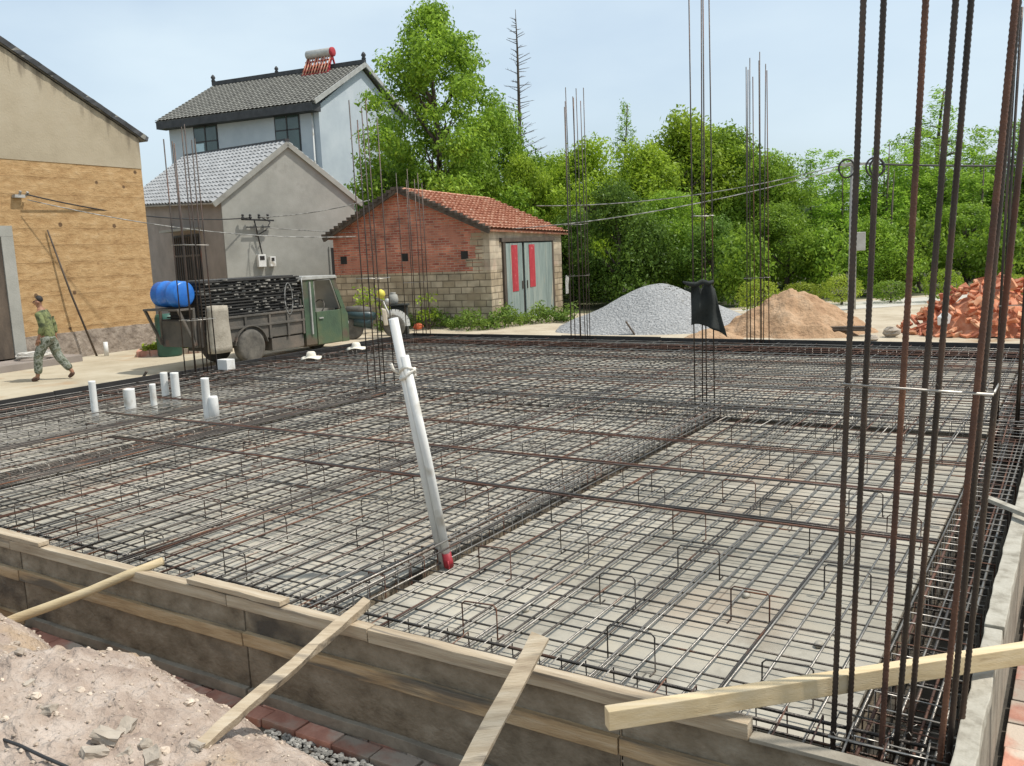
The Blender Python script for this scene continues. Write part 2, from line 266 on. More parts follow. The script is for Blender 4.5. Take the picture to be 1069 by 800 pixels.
def deckmat():
    m, nt, bs = nodes('deck_board'); L = nt.links
    tc = N(nt, 'ShaderNodeTexCoord'); mp = N(nt, 'ShaderNodeMapping'); mp.inputs['Location'].default_value = (40, 3, 0); L.new(tc.outputs['Object'], mp.inputs[0])
    b = N(nt, 'ShaderNodeTexBrick'); L.new(mp.outputs[0], b.inputs['Vector']); b.inputs['Scale'].default_value = 1; b.inputs['Brick Width'].default_value = 1.83; b.inputs['Row Height'].default_value = .92
    b.inputs['Mortar Size'].default_value = .006; b.inputs['Color1'].default_value = (.40, .37, .305, 1); b.inputs['Color2'].default_value = (.31, .285, .23, 1); b.inputs['Mortar'].default_value = (.12, .11, .09, 1)
    n1 = N(nt, 'ShaderNodeTexNoise'); n1.inputs['Scale'].default_value = 1.6; n1.inputs['Detail'].default_value = 9; n1.inputs['Roughness'].default_value = .7; L.new(tc.outputs['Object'], n1.inputs[0])
    rp = ramp(nt, [(.28, (.5, .49, .47)), (.5, (1, 1, 1)), (.75, (1.25, 1.22, 1.15))]); L.new(n1.outputs['Fac'], rp.inputs[0])
    mu = N(nt, 'ShaderNodeMixRGB', blend_type='MULTIPLY'); mu.inputs[0].default_value = 1; L.new(b.outputs[0], mu.inputs[1]); L.new(rp.outputs[0], mu.inputs[2])
    n3 = N(nt, 'ShaderNodeTexNoise'); n3.inputs['Scale'].default_value = .8; n3.inputs['Detail'].default_value = 6; mp2 = N(nt, 'ShaderNodeMapping'); mp2.inputs['Location'].default_value = (9, 4, 1); L.new(tc.outputs['Object'], mp2.inputs[0]); L.new(mp2.outputs[0], n3.inputs[0])
    r3 = ramp(nt, [(.55, (0,0,0)), (.7, (.3,.3,.3))]); L.new(n3.outputs['Fac'], r3.inputs[0])
    mx = N(nt, 'ShaderNodeMixRGB'); L.new(r3.outputs[0], mx.inputs[0]); L.new(mu.outputs[0], mx.inputs[1]); mx.inputs[2].default_value = (.36, .25, .16, 1)
    L.new(mx.outputs[0], bs.inputs['Base Color']); bs.inputs['Roughness'].default_value = .85
    return m
M['deck'] = deckmat()
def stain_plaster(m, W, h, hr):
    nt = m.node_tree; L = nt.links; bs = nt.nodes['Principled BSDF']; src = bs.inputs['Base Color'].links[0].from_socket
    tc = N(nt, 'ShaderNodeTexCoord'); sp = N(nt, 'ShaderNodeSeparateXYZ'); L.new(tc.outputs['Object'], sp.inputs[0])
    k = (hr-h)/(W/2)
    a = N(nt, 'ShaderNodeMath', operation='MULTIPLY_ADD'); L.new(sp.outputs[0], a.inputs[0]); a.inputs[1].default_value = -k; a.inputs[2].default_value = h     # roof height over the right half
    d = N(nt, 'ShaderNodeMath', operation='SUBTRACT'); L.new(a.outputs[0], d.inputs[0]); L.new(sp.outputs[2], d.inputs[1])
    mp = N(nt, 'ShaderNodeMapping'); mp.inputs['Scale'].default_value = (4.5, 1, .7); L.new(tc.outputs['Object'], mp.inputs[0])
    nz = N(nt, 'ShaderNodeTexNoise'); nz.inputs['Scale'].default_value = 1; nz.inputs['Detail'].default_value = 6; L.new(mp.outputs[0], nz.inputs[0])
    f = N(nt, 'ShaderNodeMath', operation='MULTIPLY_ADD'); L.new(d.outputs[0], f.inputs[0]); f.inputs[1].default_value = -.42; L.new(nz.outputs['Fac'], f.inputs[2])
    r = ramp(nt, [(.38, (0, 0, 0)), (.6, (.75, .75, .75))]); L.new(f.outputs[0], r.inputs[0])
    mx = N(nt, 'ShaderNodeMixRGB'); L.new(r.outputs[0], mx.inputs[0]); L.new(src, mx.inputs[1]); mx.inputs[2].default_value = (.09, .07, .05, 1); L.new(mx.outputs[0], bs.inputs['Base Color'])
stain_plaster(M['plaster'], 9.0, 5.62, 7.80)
def mudmat():
    m, nt, bs = nodes('orange_rammed_earth'); L = nt.links
    tc = N(nt, 'ShaderNodeTexCoord'); mp = N(nt, 'ShaderNodeMapping'); mp.inputs['Scale'].default_value = (1, 1, 2.2); L.new(tc.outputs['Object'], mp.inputs[0])
    n1 = N(nt, 'ShaderNodeTexNoise'); n1.inputs['Scale'].default_value = 2.6; n1.inputs['Detail'].default_value = 12; n1.inputs['Roughness'].default_value = .72; L.new(mp.outputs[0], n1.inputs[0])
    rp = ramp(nt, [(.28, (.24, .14, .062)), (.42, (.38, .23, .10)), (.56, (.47, .305, .145)), (.75, (.54, .385, .22))]); L.new(n1.outputs['Fac'], rp.inputs[0])
    sp = N(nt, 'ShaderNodeSeparateXYZ'); L.new(tc.outputs['Object'], sp.inputs[0])
    n2 = N(nt, 'ShaderNodeTexNoise'); n2.inputs['Scale'].default_value = 1.1; n2.inputs['Detail'].default_value = 6; L.new(tc.outputs['Object'], n2.inputs[0])
    ma = N(nt, 'ShaderNodeMath', operation='MULTIPLY_ADD'); L.new(n2.outputs['Fac'], ma.inputs[0]); ma.inputs[1].default_value = .10; L.new(sp.outputs[2], ma.inputs[2])
    mo = N(nt, 'ShaderNodeMath', operation='FRACT'); dv = N(nt, 'ShaderNodeMath', operation='DIVIDE'); L.new(ma.outputs[0], dv.inputs[0]); dv.inputs[1].default_value = .41; L.new(dv.outputs[0], mo.inputs[0])
    r2 = ramp(nt, [(.0, (.5, .47, .44)), (.05, (1, 1, 1)), (.7, (1, 1, 1)), (1, (.84, .82, .79))]); L.new(mo.outputs[0], r2.inputs[0])
    n5 = N(nt, 'ShaderNodeTexNoise'); n5.inputs['Scale'].default_value = 2; n5.inputs['Detail'].default_value = 5; mp5 = N(nt, 'ShaderNodeMapping'); mp5.inputs['Location'].default_value = (7, 2, 5); L.new(tc.outputs['Object'], mp5.inputs[0]); L.new(mp5.outputs[0], n5.inputs[0])
    r5 = ramp(nt, [(.36, (.1, .1, .1)), (.5, (1, 1, 1))]); L.new(n5.outputs['Fac'], r5.inputs[0])
    mu = N(nt, 'ShaderNodeMixRGB', blend_type='MULTIPLY'); L.new(r5.outputs[0], mu.inputs[0]); L.new(rp.outputs[0], mu.inputs[1]); L.new(r2.outputs[0], mu.inputs[2])
    # dark spots paint in the shade of putlog holes and pits
    vo = N(nt, 'ShaderNodeTexVoronoi'); vo.inputs['Scale'].default_value = 1.55; L.new(tc.outputs['Object'], vo.inputs[0])
    va = N(nt, 'ShaderNodeMath', operation='MULTIPLY_ADD'); L.new(n1.outputs['Fac'], va.inputs[0]); va.inputs[1].default_value = .10; L.new(vo.outputs['Distance'], va.inputs[2])
    r4 = ramp(nt, [(.125, (.85, .85, .85)), (.16, (0, 0, 0))]); L.new(va.outputs[0], r4.inputs[0])
    mx = N(nt, 'ShaderNodeMixRGB'); L.new(r4.outputs[0], mx.inputs[0]); L.new(mu.outputs[0], mx.inputs[1]); mx.inputs[2].default_value = (.075, .04, .02, 1)
    n6 = N(nt, 'ShaderNodeTexNoise'); n6.inputs['Scale'].default_value = 9; n6.inputs['Detail'].default_value = 6; n6.inputs['Roughness'].default_value = .75; L.new(tc.outputs['Object'], n6.inputs[0])
    r6 = ramp(nt, [(.6, (0, 0, 0)), (.7, (.75, .75, .75))]); L.new(n6.outputs['Fac'], r6.inputs[0])
    mx2 = N(nt, 'ShaderNodeMixRGB'); L.new(r6.outputs[0], mx2.inputs[0]); L.new(mx.outputs[0], mx2.inputs[1]); mx2.inputs[2].default_value = (.15, .08, .035, 1)
    L.new(mx2.outputs[0], bs.inputs['Base Color']); bs.inputs['Roughness'].default_value = .95
    bp = N(nt, 'ShaderNodeBump'); bp.inputs['Strength'].default_value = .9; bp.inputs['Distance'].default_value = .05; L.new(n1.outputs['Fac'], bp.inputs['Height']); L.new(bp.outputs[0], bs.inputs['Normal'])
    return m
M['mud'] = mudmat()
# ------------------------------------------------------------------ ground
UF, VF = 14.07, 14.45                         # far-left and far edges of the slab form
def ground():
    Us = [-400, -90, -30, -10, -3, -1.3, -.62, UF+.06, UF+.07, 18, 26, 40, 90, 400]
    Vs = [-400, -60, -20, -9.5, -9, VF+.06, VF+.07, 18, 24, 32, 60, 120, 500]
    b = MB(); nu, nv = len(Us), len(Vs)
    inside = lambda u, v: (-.7 <= u <= UF+.061) and (-9.05 <= v <= VF+.061)
    for v in Vs:
        for u in Us: b.v.append(tuple(S(u, v, -.47 if inside(u, v) else 0)))
    for j in range(nv-1):
        for i in range(nu-1):
            m = 1 if all(inside(Us[i+a], Vs[j+c]) for a in (0, 1) for c in (0, 1)) else 0
            b.f.append((j*nu+i, j*nu+i+1, (j+1)*nu+i+1, (j+1)*nu+i)); b.mi.append(m)
    return struct(b.build('ground', [M['dirt'], M['pit']]))
ground()
def sheet(name, pts, z, m, kind='structure'):
    b = MB(); b.add([(p[0], p[1], z) for p in pts], [tuple(range(len(pts)))]); o = b.build(name, m); o['kind'] = kind; return o
sheet('path', [S(UF+.25, -3), S(UF+.25, 9.6), S(16.6, 11.2), S(19.9, 11.9), S(24.5, 10.2), S(26, -3)], .004, M['concrete'])
sheet('road', [(9.0, 27.0), (16, 29.2), (60, 40), (60, 45), (14, 31.2), (7.0, 29.0)], .004, M['road'])
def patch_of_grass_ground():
    return sheet('lawn', [(-60, 34), (-4, 34.5), (4.5, 29.3), (8, 30.5), (16, 32.5), (60, 46), (200, 200), (-200, 200)], .004, mat('grassy_soil', [(.3, (.04, .045, .02)), (.7, (.12, .12, .06))], 1.5, .95, .5))  # dark green-brown tone for the grass ground under the trees
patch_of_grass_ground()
# ------------------------------------------------------------------ formwork deck
sl = lambda name, label, cat, group=None: thing(name, label, cat, S(0, 0, 0), SROT, group)
def BU(b, u0, u1, v0, v1, z0, z1): b.box(-u1, -u0, v0, v1, z0, z1); return b
ZD = -.03
dk = sl('formwork_deck', 'pale boarded formwork deck lying under the rebar mat', 'deck')
PANELS = [(.50, 3.57, .42, 7.52), (3.74, 9.3, .42, 7.62), (9.48, 13.72, .42, 7.62), (.5, 13.72, 7.8, 14.1)]
for (a, c, e, g) in PANELS:
    if 1:
        BU(MB(), a, c, e, g, ZD-.02, ZD).build('deck_board', M['deck'], dk)
        BU(MB(), a, c, e, g, ZD-.30, ZD-.021).build('deck_edge_form', M['form'], dk)
# ------------------------------------------------------------------ rebar mat
mt = sl('rebar_mat', 'tied steel rebar mat covering the whole formwork deck', 'rebar mat')
camu, camv = UV(CAM)
def wob(a, b, amp, n=7, ampz=.004):
    a = Vector(a); b = Vector(b); d = b-a; L = d.length; d /= L; sx = Vector((-d.y, d.x, 0)); p1, p2 = random.uniform(0, 6.3), random.uniform(0, 6.3)
    out = []
    for i in range(n+1):
        t = i/n; out.append(a + (b-a)*t + sx*(amp*math.sin(p1+t*5.3)+amp*.5*math.sin(p2+t*13)) + Vector((0, 0, ampz*math.sin(p2+t*17))))
    return out
def emit(kind, items, parent, n=100, sides=5):
    """items: (distance, [(points, radius)], material); nearest n as parts, the rest as one stuff part"""
    items.sort(key=lambda t: t[0]); rest = {}
    for d, tubes, m in items[:n]:
        b = MB(); [b.tube(p, r, sides) for p, r in tubes]; b.build(kind, m, parent, smooth=True)
    if items[n:]:
        b = MB(); ms = []
        for d, tubes, m in items[n:]:
            if m not in ms: ms.append(m)
            b.m = ms.index(m); [b.tube(p, r, 4) for p, r in tubes]
        o = b.build(kind, ms, parent, smooth=True); o['kind'] = 'stuff'
def L3(u, v, z): return (-u, v, z)
def pick(): 
    x = random.random(); return M['rust'] if x < .17 else (M['rebar_pale'] if x < .62 else M['rebar'])
cross, longb = [], []
def dist_v(v): return abs(v-camv)
# lower layer: cross bars (along u), then long bars (along v) lying on them
v = .16
while v < VF-.1:
    y = v+random.uniform(-.018, .018)
    cross.append((v, [(wob(L3(.06, y, .002), L3(UF-.05, y+random.uniform(-.02, .02), .002), .006), .0066)], M['rebar'] if random.random() < .9 else M['rust'])); v += .2
u = .14
while u < UF-.1:
    x = u+random.uniform(-.02, .02); e = random.uniform(-.02, .02)
    longb.append((u+(2 if u > 3.9 else 0), [(wob(L3(x, .03, .016), L3(x+e, VF-.05, .016), .006), .0074)], M['rebar_pale'] if random.random() < .68 else pick()))  # mostly paler steel: sunlit look of the long bars put into the colour
    if u < 3.4 and random.random() < .4:
        v0, v1 = .03, random.uniform(5.5, 9)
        longb.append((u+.3, [(wob(L3(x+.022, v0, .018), L3(x+e+.03, v1, .018), .006), .0074)], pick()))
    u += .163
# upper layer on the chairs
u = 3.95
while u < UF-.15:
    x = u+random.uniform(-.035, .035)
    longb.append((u-1, [(wob(L3(x, random.choice([.03, .03, .05, .3]), .198), L3(x+random.uniform(-.05, .05), random.choice([VF-.05, VF-.05, 9.5]), .198), .012), .0076)], pick())); u += random.choice([.19, .21, .25])
u = .3
while u < 3.4:
    x = u+random.uniform(-.04, .04)
    longb.append((u+9, [(wob(L3(x, 6.0+random.uniform(-.3, .3), .198), L3(x, VF-.05, .198), .012), .0076)], pick())); u += .18
for k in range(4):      # bars over the beam at the middle columns
    x = 3.40+k*.13
    longb.append((0, [(wob(L3(x, .04, .205), L3(x-.1, 8.2+k*.4, .205), .012), .0072)], M['rebar_pale'] if k % 2 else M['rebar']))
for ub, nb_ in ((5.3, 3), (8.5, 5), (10.25, 5)):
    for k in range(nb_): longb.append((-2, [(wob(L3(ub+.055*k, .05, .206), L3(ub+.055*k+random.uniform(-.03, .03), 12.5-k, .206), .01), .0082)], M['rebar']))
for vv, mats_ in ((4.0, 'rebar'), (4.03, 'rust'), (4.065, 'rust'), (2.84, 'rust'), (2.88, 'rebar'), (2.91, 'rebar')):
    cross.append((-1, [(wob(L3(.4, vv, .212), L3(11.4 if vv > 3.5 else 9.7, vv-.04 if vv > 3.5 else vv+.05, .212), .012), .0088)], M[mats_]))
for vv in (5.15, 5.2, 6.15, 6.9):
    cross.append((-1, [(wob(L3(.4, vv, .212), L3(13.8, vv+.03, .212), .015), .007)], M['rust'] if vv < 6 else M['rebar']))
for vv in (1.55, 2.2, 3.4, 4.6):
    cross.append((0, [(wob(L3(4.6, vv, .186), L3(13.9, vv+.02, .186), .01), .006)], M['rebar']))
v = 7.2
while v < VF-.1:
    cross.append((v-.5, [(wob(L3(.1, v, .21), L3(UF-.06, v+random.uniform(-.04, .04), .21), .012), .0076)], pick())); v += random.choice([.2, .25, .32])
emit('cross_bar', cross, mt); emit('long_bar', longb, mt)
# beam cages in the trenches
bbars, stir = [], []
def beam_along_v(u0, u1, va=.06, vb=VF-.08, zt=.125):
    for k in range(3):
        for z in (zt-.012, -.30):
            x = u0+(u1-u0)*(.08+.42*k)
            bbars.append((u0 if z > 0 else u0+8, [(wob(L3(x, va, z), L3(x, vb, z), .008), .009)], random.choice([M['rust'], M['rebar'], M['rebar_pale']])))
    v = va+.05
    while v < vb:
        y = v+random.uniform(-.012, .012)
        q = [L3(u0, y, -.31), L3(u0, y, zt), L3(u1, y+.01, zt+.004), L3(u1, y, -.31), L3(u0, y, -.31)]
        stir.append((math.hypot(y-camv, (u0+u1)/2-camu), [(q, .0052)], (M['tie'] if u0 < 1 else M['rebar_pale']) if random.random() < .75 else M['rust'])); v += .15  # right-trench stirrups use a pale metal that paints in their bright highlights
def beam_along_u(v0, v1, ua=.06, ub=UF-.08, zt=.135):
    for k in range(3):
        for z in (zt-.012, -.29):
            y = v0+(v1-v0)*(.08+.42*k)
            bbars.append((v0 if z > 0 else v0+8, [(wob(L3(ua, y, z), L3(ub, y, z), .008), .009)], random.choice([M['rust'], M['rebar'], M['rebar_pale']])))
    u = ua+.05
    while u < ub:
        x = u+random.uniform(-.012, .012)
        q = [L3(x, v0, -.30), L3(x, v0, zt), L3(x+.01, v1, zt+.004), L3(x, v1, -.30), L3(x, v0, -.30)]
        stir.append((math.hypot(v0-camv, x-camu), [(q, .0045)], M['rebar_pale'] if random.random() < .65 else M['rust'])); u += .15
beam_along_v(.05, .40); beam_along_v(3.58, 3.73, vb=7.8); beam_along_v(9.31, 9.47, vb=7.8); beam_along_v(13.76, 14.0)
beam_along_u(.07, .36); beam_along_u(7.55, 7.78); beam_along_u(14.14, 14.40)
emit('beam_bar', bbars, mt, sides=6); emit('stirrup', stir, mt, sides=5)
chairs = []
for row, vv in enumerate((.7, 1.5, 2.2, 2.88, 3.45, 4.03, 4.75, 5.4, 6.2, 6.95)):
    u = .75+(row % 2)*.45
    while u < 13.4:
        x = u+random.uniform(-.12, .12); y = vv+random.uniform(-.06, .06); w = random.uniform(.115, .15); h = .188; k = random.uniform(-.03, .03); f = random.choice([-1, 1])*.07
        if not (3.3 < x < 4.0 or 9.1 < x < 9.7):
            q = [L3(x-w, y+f, ZD+.006), L3(x-w, y, ZD+.004), L3(x-w, y, h-.02), L3(x-w+.02, y, h), L3(x+w-.02, y+k, h), L3(x+w, y+k, h-.02), L3(x+w, y+k, ZD+.004), L3(x+w, y+k-f, ZD+.006)]
            chairs.append((math.hypot(x-camu, y-camv), [(q, .0052)], M['rebar'] if random.random() < .7 else M['rust']))
        u += 1.0
emit('support_chair', chairs, mt, n=100)
for (u, v, s) in ((.86, .80, 1), (.83, 1.42, .9), (1.42, 1.95, .8), (2.6, 1.1, .7)):
    b = MB(); b.lathe([(.0, 0), (.028, .004), (.034, .018), (.026, .033), (0.002, .037)], 9)
    o = b.build('spacer_stone', M['cement_form'], None, True, loc=S(u, v, ZD)); o.scale = (s*1.15, s*.9, s); o.rotation_euler.z = u*5
    tag(o, 'small grey spacer stone lying on the pale deck below the rebar', 'stone', 'spacer stones on the deck')
# ------------------------------------------------------------------ column cages
def ribbed(b, p0, p1, r, rib):
    p0 = Vector(p0); p1 = Vector(p1)
    if not rib: b.tube([p0, (p0+p1)/2+Vector((random.uniform(-.01, .01), random.uniform(-.01, .01), 0)), p1], r, 7); return
    L = (p1-p0).length; n = int(L/.0105); pts = []; rr = []
    for i in range(n+1):
        pts.append(p0+(p1-p0)*(i/n)); rr.append(r*(1.12 if i % 2 else .95))
    b.tube(pts, rr, 8)
def column(label, bars, top, r=.0095, ties=(1.0, 1.9), rib=False, zb=-.36, lean=(0, 0), spread=0, mats=('column_bar', 'rust'), wire_r=.005):
    us = [p[0] for p in bars]; vs = [p[1] for p in bars]; cu, cv = sum(us)/len(us), sum(vs)/len(vs)
    t = thing('column_cage', label, 'column rebar', S(cu, cv, zb), SROT, 'upright column rebar cages')
    for i, (u, v) in enumerate(bars):
        b = MB(); tz = top[i] if isinstance(top, (list, tuple)) else top+random.uniform(-.35, .12); hgt = tz-zb
        du = (lean[0]+random.uniform(-.008, .008)+spread*(u-cu))*hgt; dv = (lean[1]+random.uniform(-.008, .008)+spread*(v-cv))*hgt
        ribbed(b, (-(u-cu), v-cv, 0), (-(u-cu)-du, v-cv+dv, hgt), r, rib)
        b.build('bar', M[mats[1] if (i % 3 == 2 and len(mats) > 1) else mats[0]], t, True)
    for z in ties:
        b = MB(); k = z-zb; pad = .012
        f = lambda u, v: (-(u-cu)-(lean[0]+spread*(u-cu))*k, v-cv+(lean[1]+spread*(v-cv))*k, k+random.uniform(-.012, .012))
        a0, a1, c0, c1 = min(us)-pad, max(us)+pad, min(vs)-pad, max(vs)+pad
        b.tube([f(a0, c0), f(a1, c0), f(a1, c1), f(a0, c1), f(a0, c0)], wire_r, 6)
        for (u, v) in bars[::2]:
            q = Vector(f(u, v)); b.tube([q+Vector((.014*math.cos(t_), .014*math.sin(t_), .01*math.sin(3*t_)-.005)) for t_ in np.linspace(0, 9, 14)]+[q+Vector((.03, .02, .03))], .0016, 4)
        b.build('tie_ring', M['tie'], t, True)
    return t
column('bundle of thick ribbed column bars, some rusty red, at the near right corner', [(.50, .25), (.45, .32), (.305, .255), (.262, .325), (.222, .39), (.085, .22), (.055, .29), (.03, .40)], 4.6, .0118, (1.68, .14, .05), True, lean=(-.042, .0), spread=.05, wire_r=.006)
column('pair of dark column bars standing beside the right form half way back', [(.42, 7.60), (.40, 7.66), (.21, 7.58), (.19, 7.68)], 4.7, .0145, (1.45,), False, lean=(-.012, 0), mats=('column_bar',))
column('slim column cage at the middle of the slab with a dark jacket hung on it', [(3.955, 7.70), (3.90, 7.82), (3.80, 7.72), (3.74, 7.85)], 5.6, .0085, (2.6, .45), lean=(.001, -.002), mats=('column_bar',))
column('column cage standing in the mat just left of the leaning white pipes', [(9.56, 7.56), (9.30, 7.45), (9.24, 7.60), (9.17, 7.76), (9.50, 7.80)], 4.65, .0095, (1.9,), lean=(.004, 0), mats=('column_bar',))
column('dense column cage on the left form in front of the blue drum', [(14.02, 7.42), (13.98, 7.62), (13.96, 7.80), (13.95, 7.98), (13.74, 7.45), (13.72, 7.70), (13.74, 7.95)], 4.75, .0115, (2.6, 1.2), lean=(.004, 0), mats=('column_bar',))
column('column cage at the far left corner in front of the brick hut gable', [(14.0, 14.1), (13.96, 14.35), (13.7, 14.38), (13.45, 14.36), (13.4, 14.12), (13.7, 14.1)], 4.2, .0105, (1.55,), mats=('column_bar',))
column('column cage before the grey gravel heap, a white rag tied on', [(9.44, 14.36), (9.36, 14.2), (9.22, 14.38), (9.1, 14.2), (8.96, 14.36), (8.95, 14.22), (9.3, 14.3), (9.03, 14.28)], 5.6, .0095, (1.62, 2.75), mats=('column_bar',))
column('column cage before the sand heap, red rust at its foot', [(5.38, 14.36), (5.33, 14.22), (5.22, 14.38), (5.1, 14.36), (5.0, 14.22), (4.92, 14.36), (5.28, 14.3), (5.05, 14.3)], 5.7, .0095, (1.5,), mats=('column_bar', 'rust'))
b = MB(); b.prism([(-.03, 0), (.03, .01), (.028, .2), (.05, .36), (-.01, .42), (-.035, .3)], -.012, .012)
tag(b.build('rag', M['rag'], None, loc=S(9.47, 14.30, 1.22), rotz=.2), 'white rag dangling from the column cage before the gravel heap', 'rag')
def rough_bar(p0, p1, w, h, n=14, j=.004, tw=0):
    b = MB(); p0 = Vector(p0); p1 = Vector(p1); d = (p1-p0).normalized(); sx = d.cross(Vector((0, 0, 1))).normalized(); uz = sx.cross(d)
    if tw: q = Matrix.Rotation(tw, 3, d); sx = q@sx; uz = q@uz
    vs = []
    for i in range(n+1):
        c = p0+(p1-p0)*(i/n)+sx*(j*.8*math.sin(i*.9))
        for (a, e) in ((-1, -1), (1, -1), (1, 1), (-1, 1)): vs.append(c+sx*(a*w/2+random.uniform(-j, j))+uz*(e*h/2+random.uniform(-j, j)*.5))
    fs = [(i*4+k, i*4+(k+1) % 4, (i+1)*4+(k+1) % 4, (i+1)*4+k) for i in range(n) for k in range(4)]+[(3, 2, 1, 0), tuple(n*4+k for k in range(4))]
    b.add(vs, fs); return b
# ------------------------------------------------------------------ formwork sides
fm = sl('formwork', 'near formwork wall of stained boards with three long battens, facing the camera', 'formwork')
seams = [-.1, 1.385, 3.94, 6.43, 8.95, 11.5, UF]
for a, c in zip(seams[:-1], seams[1:]):
    BU(MB(), a+.008, c-.008, -.034, -.012, -.42, .172).build('panel', M['form'], fm, bevel=.003)
    b = MB(); e = random.uniform(-.006, .006); b = rough_bar(L3(a+.004, -.052, -.025+e), L3(c-.004, -.052, -.02-e), .036, .085, 16, .0035); b.build('batten', M['batten'], fm, bevel=.004)
    b = MB(); b = rough_bar(L3(a+.01, -.054, -.385+e), L3(c-.012, -.054, -.385), .038, .075, 16, .004); b.build('batten', M['batten'] if a > 5 else M['cement_dark'], fm, bevel=.004)
for a, c, dz in ((.77, 2.9, 0), (2.91, 4.05, .002), (4.06, 6.5, -.002), (6.51, 9.2, .004), (9.21, 11.7, 0), (11.71, UF, 0)):
    b = MB(); b = rough_bar(L3(a, -.030, .212+dz), L3(c, -.033, .212-dz), .074, .076, 18, .003); b.build('plank', M['plank'], fm, bevel=.005)
b = MB(); b.bar(L3(-.1, -.03, .184), L3(.765, -.03, .18), .07, .02); b.build('plank', M['cement_dark'], fm, bevel=.004)
for a, c, lab in ((3.57, 4.42, 'short loose plank on the near form beside the rough board prop'), (6.08, 7.3, 'loose plank lying on the near form at the left edge of the photo')):
    b = MB(); b = rough_bar((-(c-a)/2, 0, 0), ((c-a)/2, 0, 0), .085, .034, 12, .003); o = b.build('plank', M['plank'], None, bevel=.005, loc=S((a+c)/2, -.035, .2755), rotz=SROT-.012); tag(o, lab, 'plank')
fr = sl('formwork', 'right formwork wall crusted with pale cement, beside the near column bars', 'formwork')
for a, c, dz, w in ((-.02, 1.44, 0, .085), (1.45, 3.62, .012, .095), (3.63, 6.0, .004, .09), (6.01, 9, .0, .09), (9.01, 12, .005, .09), (12.01, VF, 0, .09)):
    b = MB(); b = rough_bar(L3(-.045, a, .215+dz), L3(-.045, c, .215+dz), w, .07, 18, .003); b.build('plank', M['cement_form'], fr, bevel=.006)
    BU(MB(), -.075, -.05, a, c-.01, -.42, .178).build('panel', M['cement_dark'], fr, bevel=.003)
fl = sl('formwork', 'left formwork wall of black film board, beside the pale path', 'formwork')
for a, c in ((-.05, 2.4), (2.41, 4.85), (4.86, 7.3), (7.31, 9.75), (9.76, 12.2), (12.21, VF)):
    BU(MB(), UF, UF+.05, a, c, -.4, .25+random.uniform(-.012, .012)).build('panel', M['form_black'], fl, bevel=.004)
ff = sl('formwork', 'far formwork wall of black board, before the gravel and sand heaps', 'formwork')
for a, c in ((-.05, 2.4), (2.41, 4.85), (4.86, 7.3), (7.31, 9.75), (9.76, 12.0), (12.01, UF+.05)):
    BU(MB(), a, c, VF, VF+.05, -.4, .25+random.uniform(-.012, .012)).build('panel', M['form_black'], ff, bevel=.004)
# brick footings
def footing(label, along_u):
    t = MB(); x = -.55 if along_u else -.2
    while x < (13 if along_u else 12):
        L = .27
        for row in (0, 1):
            jx = x+(.13 if row else 0)+random.uniform(-.006, .006); jy = random.uniform(-.008, .008); z1 = -.415+random.uniform(-.006, .005)
            a0 = -.205+row*.135+jy
            if along_u: BU(t, jx, jx+L, a0, a0+.122, z1-.06, z1)
            else: BU(t, -.10-.135*(row+1)+jy, -.10-.135*row-.012+jy, jx, jx+L, z1-.06, z1)
        x += L+.012
    return t
tag(footing('', True).build('brick_footing', M['brick_red'], None, bevel=.005, loc=S(0, 0, 0), rotz=SROT), 'course of red bricks running along the foot of the near formwork', 'brick footing')
tag(footing('', False).build('brick_footing', M['brick_red'], None, bevel=.005, loc=S(0, 0, 0), rotz=SROT), 'course of red bricks running along the foot of the right formwork', 'brick footing')
# ------------------------------------------------------------------ props and loose timber
def place(b, name, m, label, cat, smooth=False, bevel=0):
    # re-centre world-space mesh on its own origin
    c = Vector((sum(p[0] for p in b.v)/len(b.v), sum(p[1] for p in b.v)/len(b.v), min(p[2] for p in b.v)))
    b.v = [tuple(Vector(p)-c) for p in b.v]; o = b.build(name, m, None, smooth, bevel, loc=c); tag(o, label, cat); return o
p0 = S(5.85, -.66, -.13); p1 = S(4.83, .06, .30); d = (p1-p0)
b = MB(); b.tube([p0-d*.45]+[p0+d*t+Vector((0, 0, .006*math.sin(t*9))) for t in (0, .2, .4, .6, .8, 1.0)], [.036, .035, .034, .033, .031, .03, .028], 12)
place(b, 'prop_pole', M['pole_wood'], 'round peeled pole propped on the near form at the left edge', 'prop', True)
place(rough_bar(S(3.13, -1.16, -.03), S(3.045, .10, .325), .062, .05, 16, .006, .3), 'prop_board', M['plank'], 'rough bark-edged board prop rising from the dirt mound to the near form', 'prop', bevel=.004)
place(rough_bar(G(564, 664, .42)+(S(1.86, -1.0, -.21)-G(564, 664, .42))*1.0, G(564, 664, .42), .092, .026, 10, .002, .25), 'prop_board', M['plank'], 'flat board prop with a dark knot at its top, bottom centre of the photo', 'prop', bevel=.003)
place(rough_bar(S(1.26, -.42, .325), S(-.52, 1.31, .335), .058, .088, 6, .001), 'timber_beam', M['timber'], 'fresh squared timber laid across the corner of the formwork behind the thick bars', 'timber', bevel=.004)
place(rough_bar(S(.19, 3.72, .325), S(-.42, 3.05, .31), .06, .03, 5, .002), 'wood_stake', M['cement_form'], 'short grey stake lying on the right form edge', 'stake', bevel=.003)
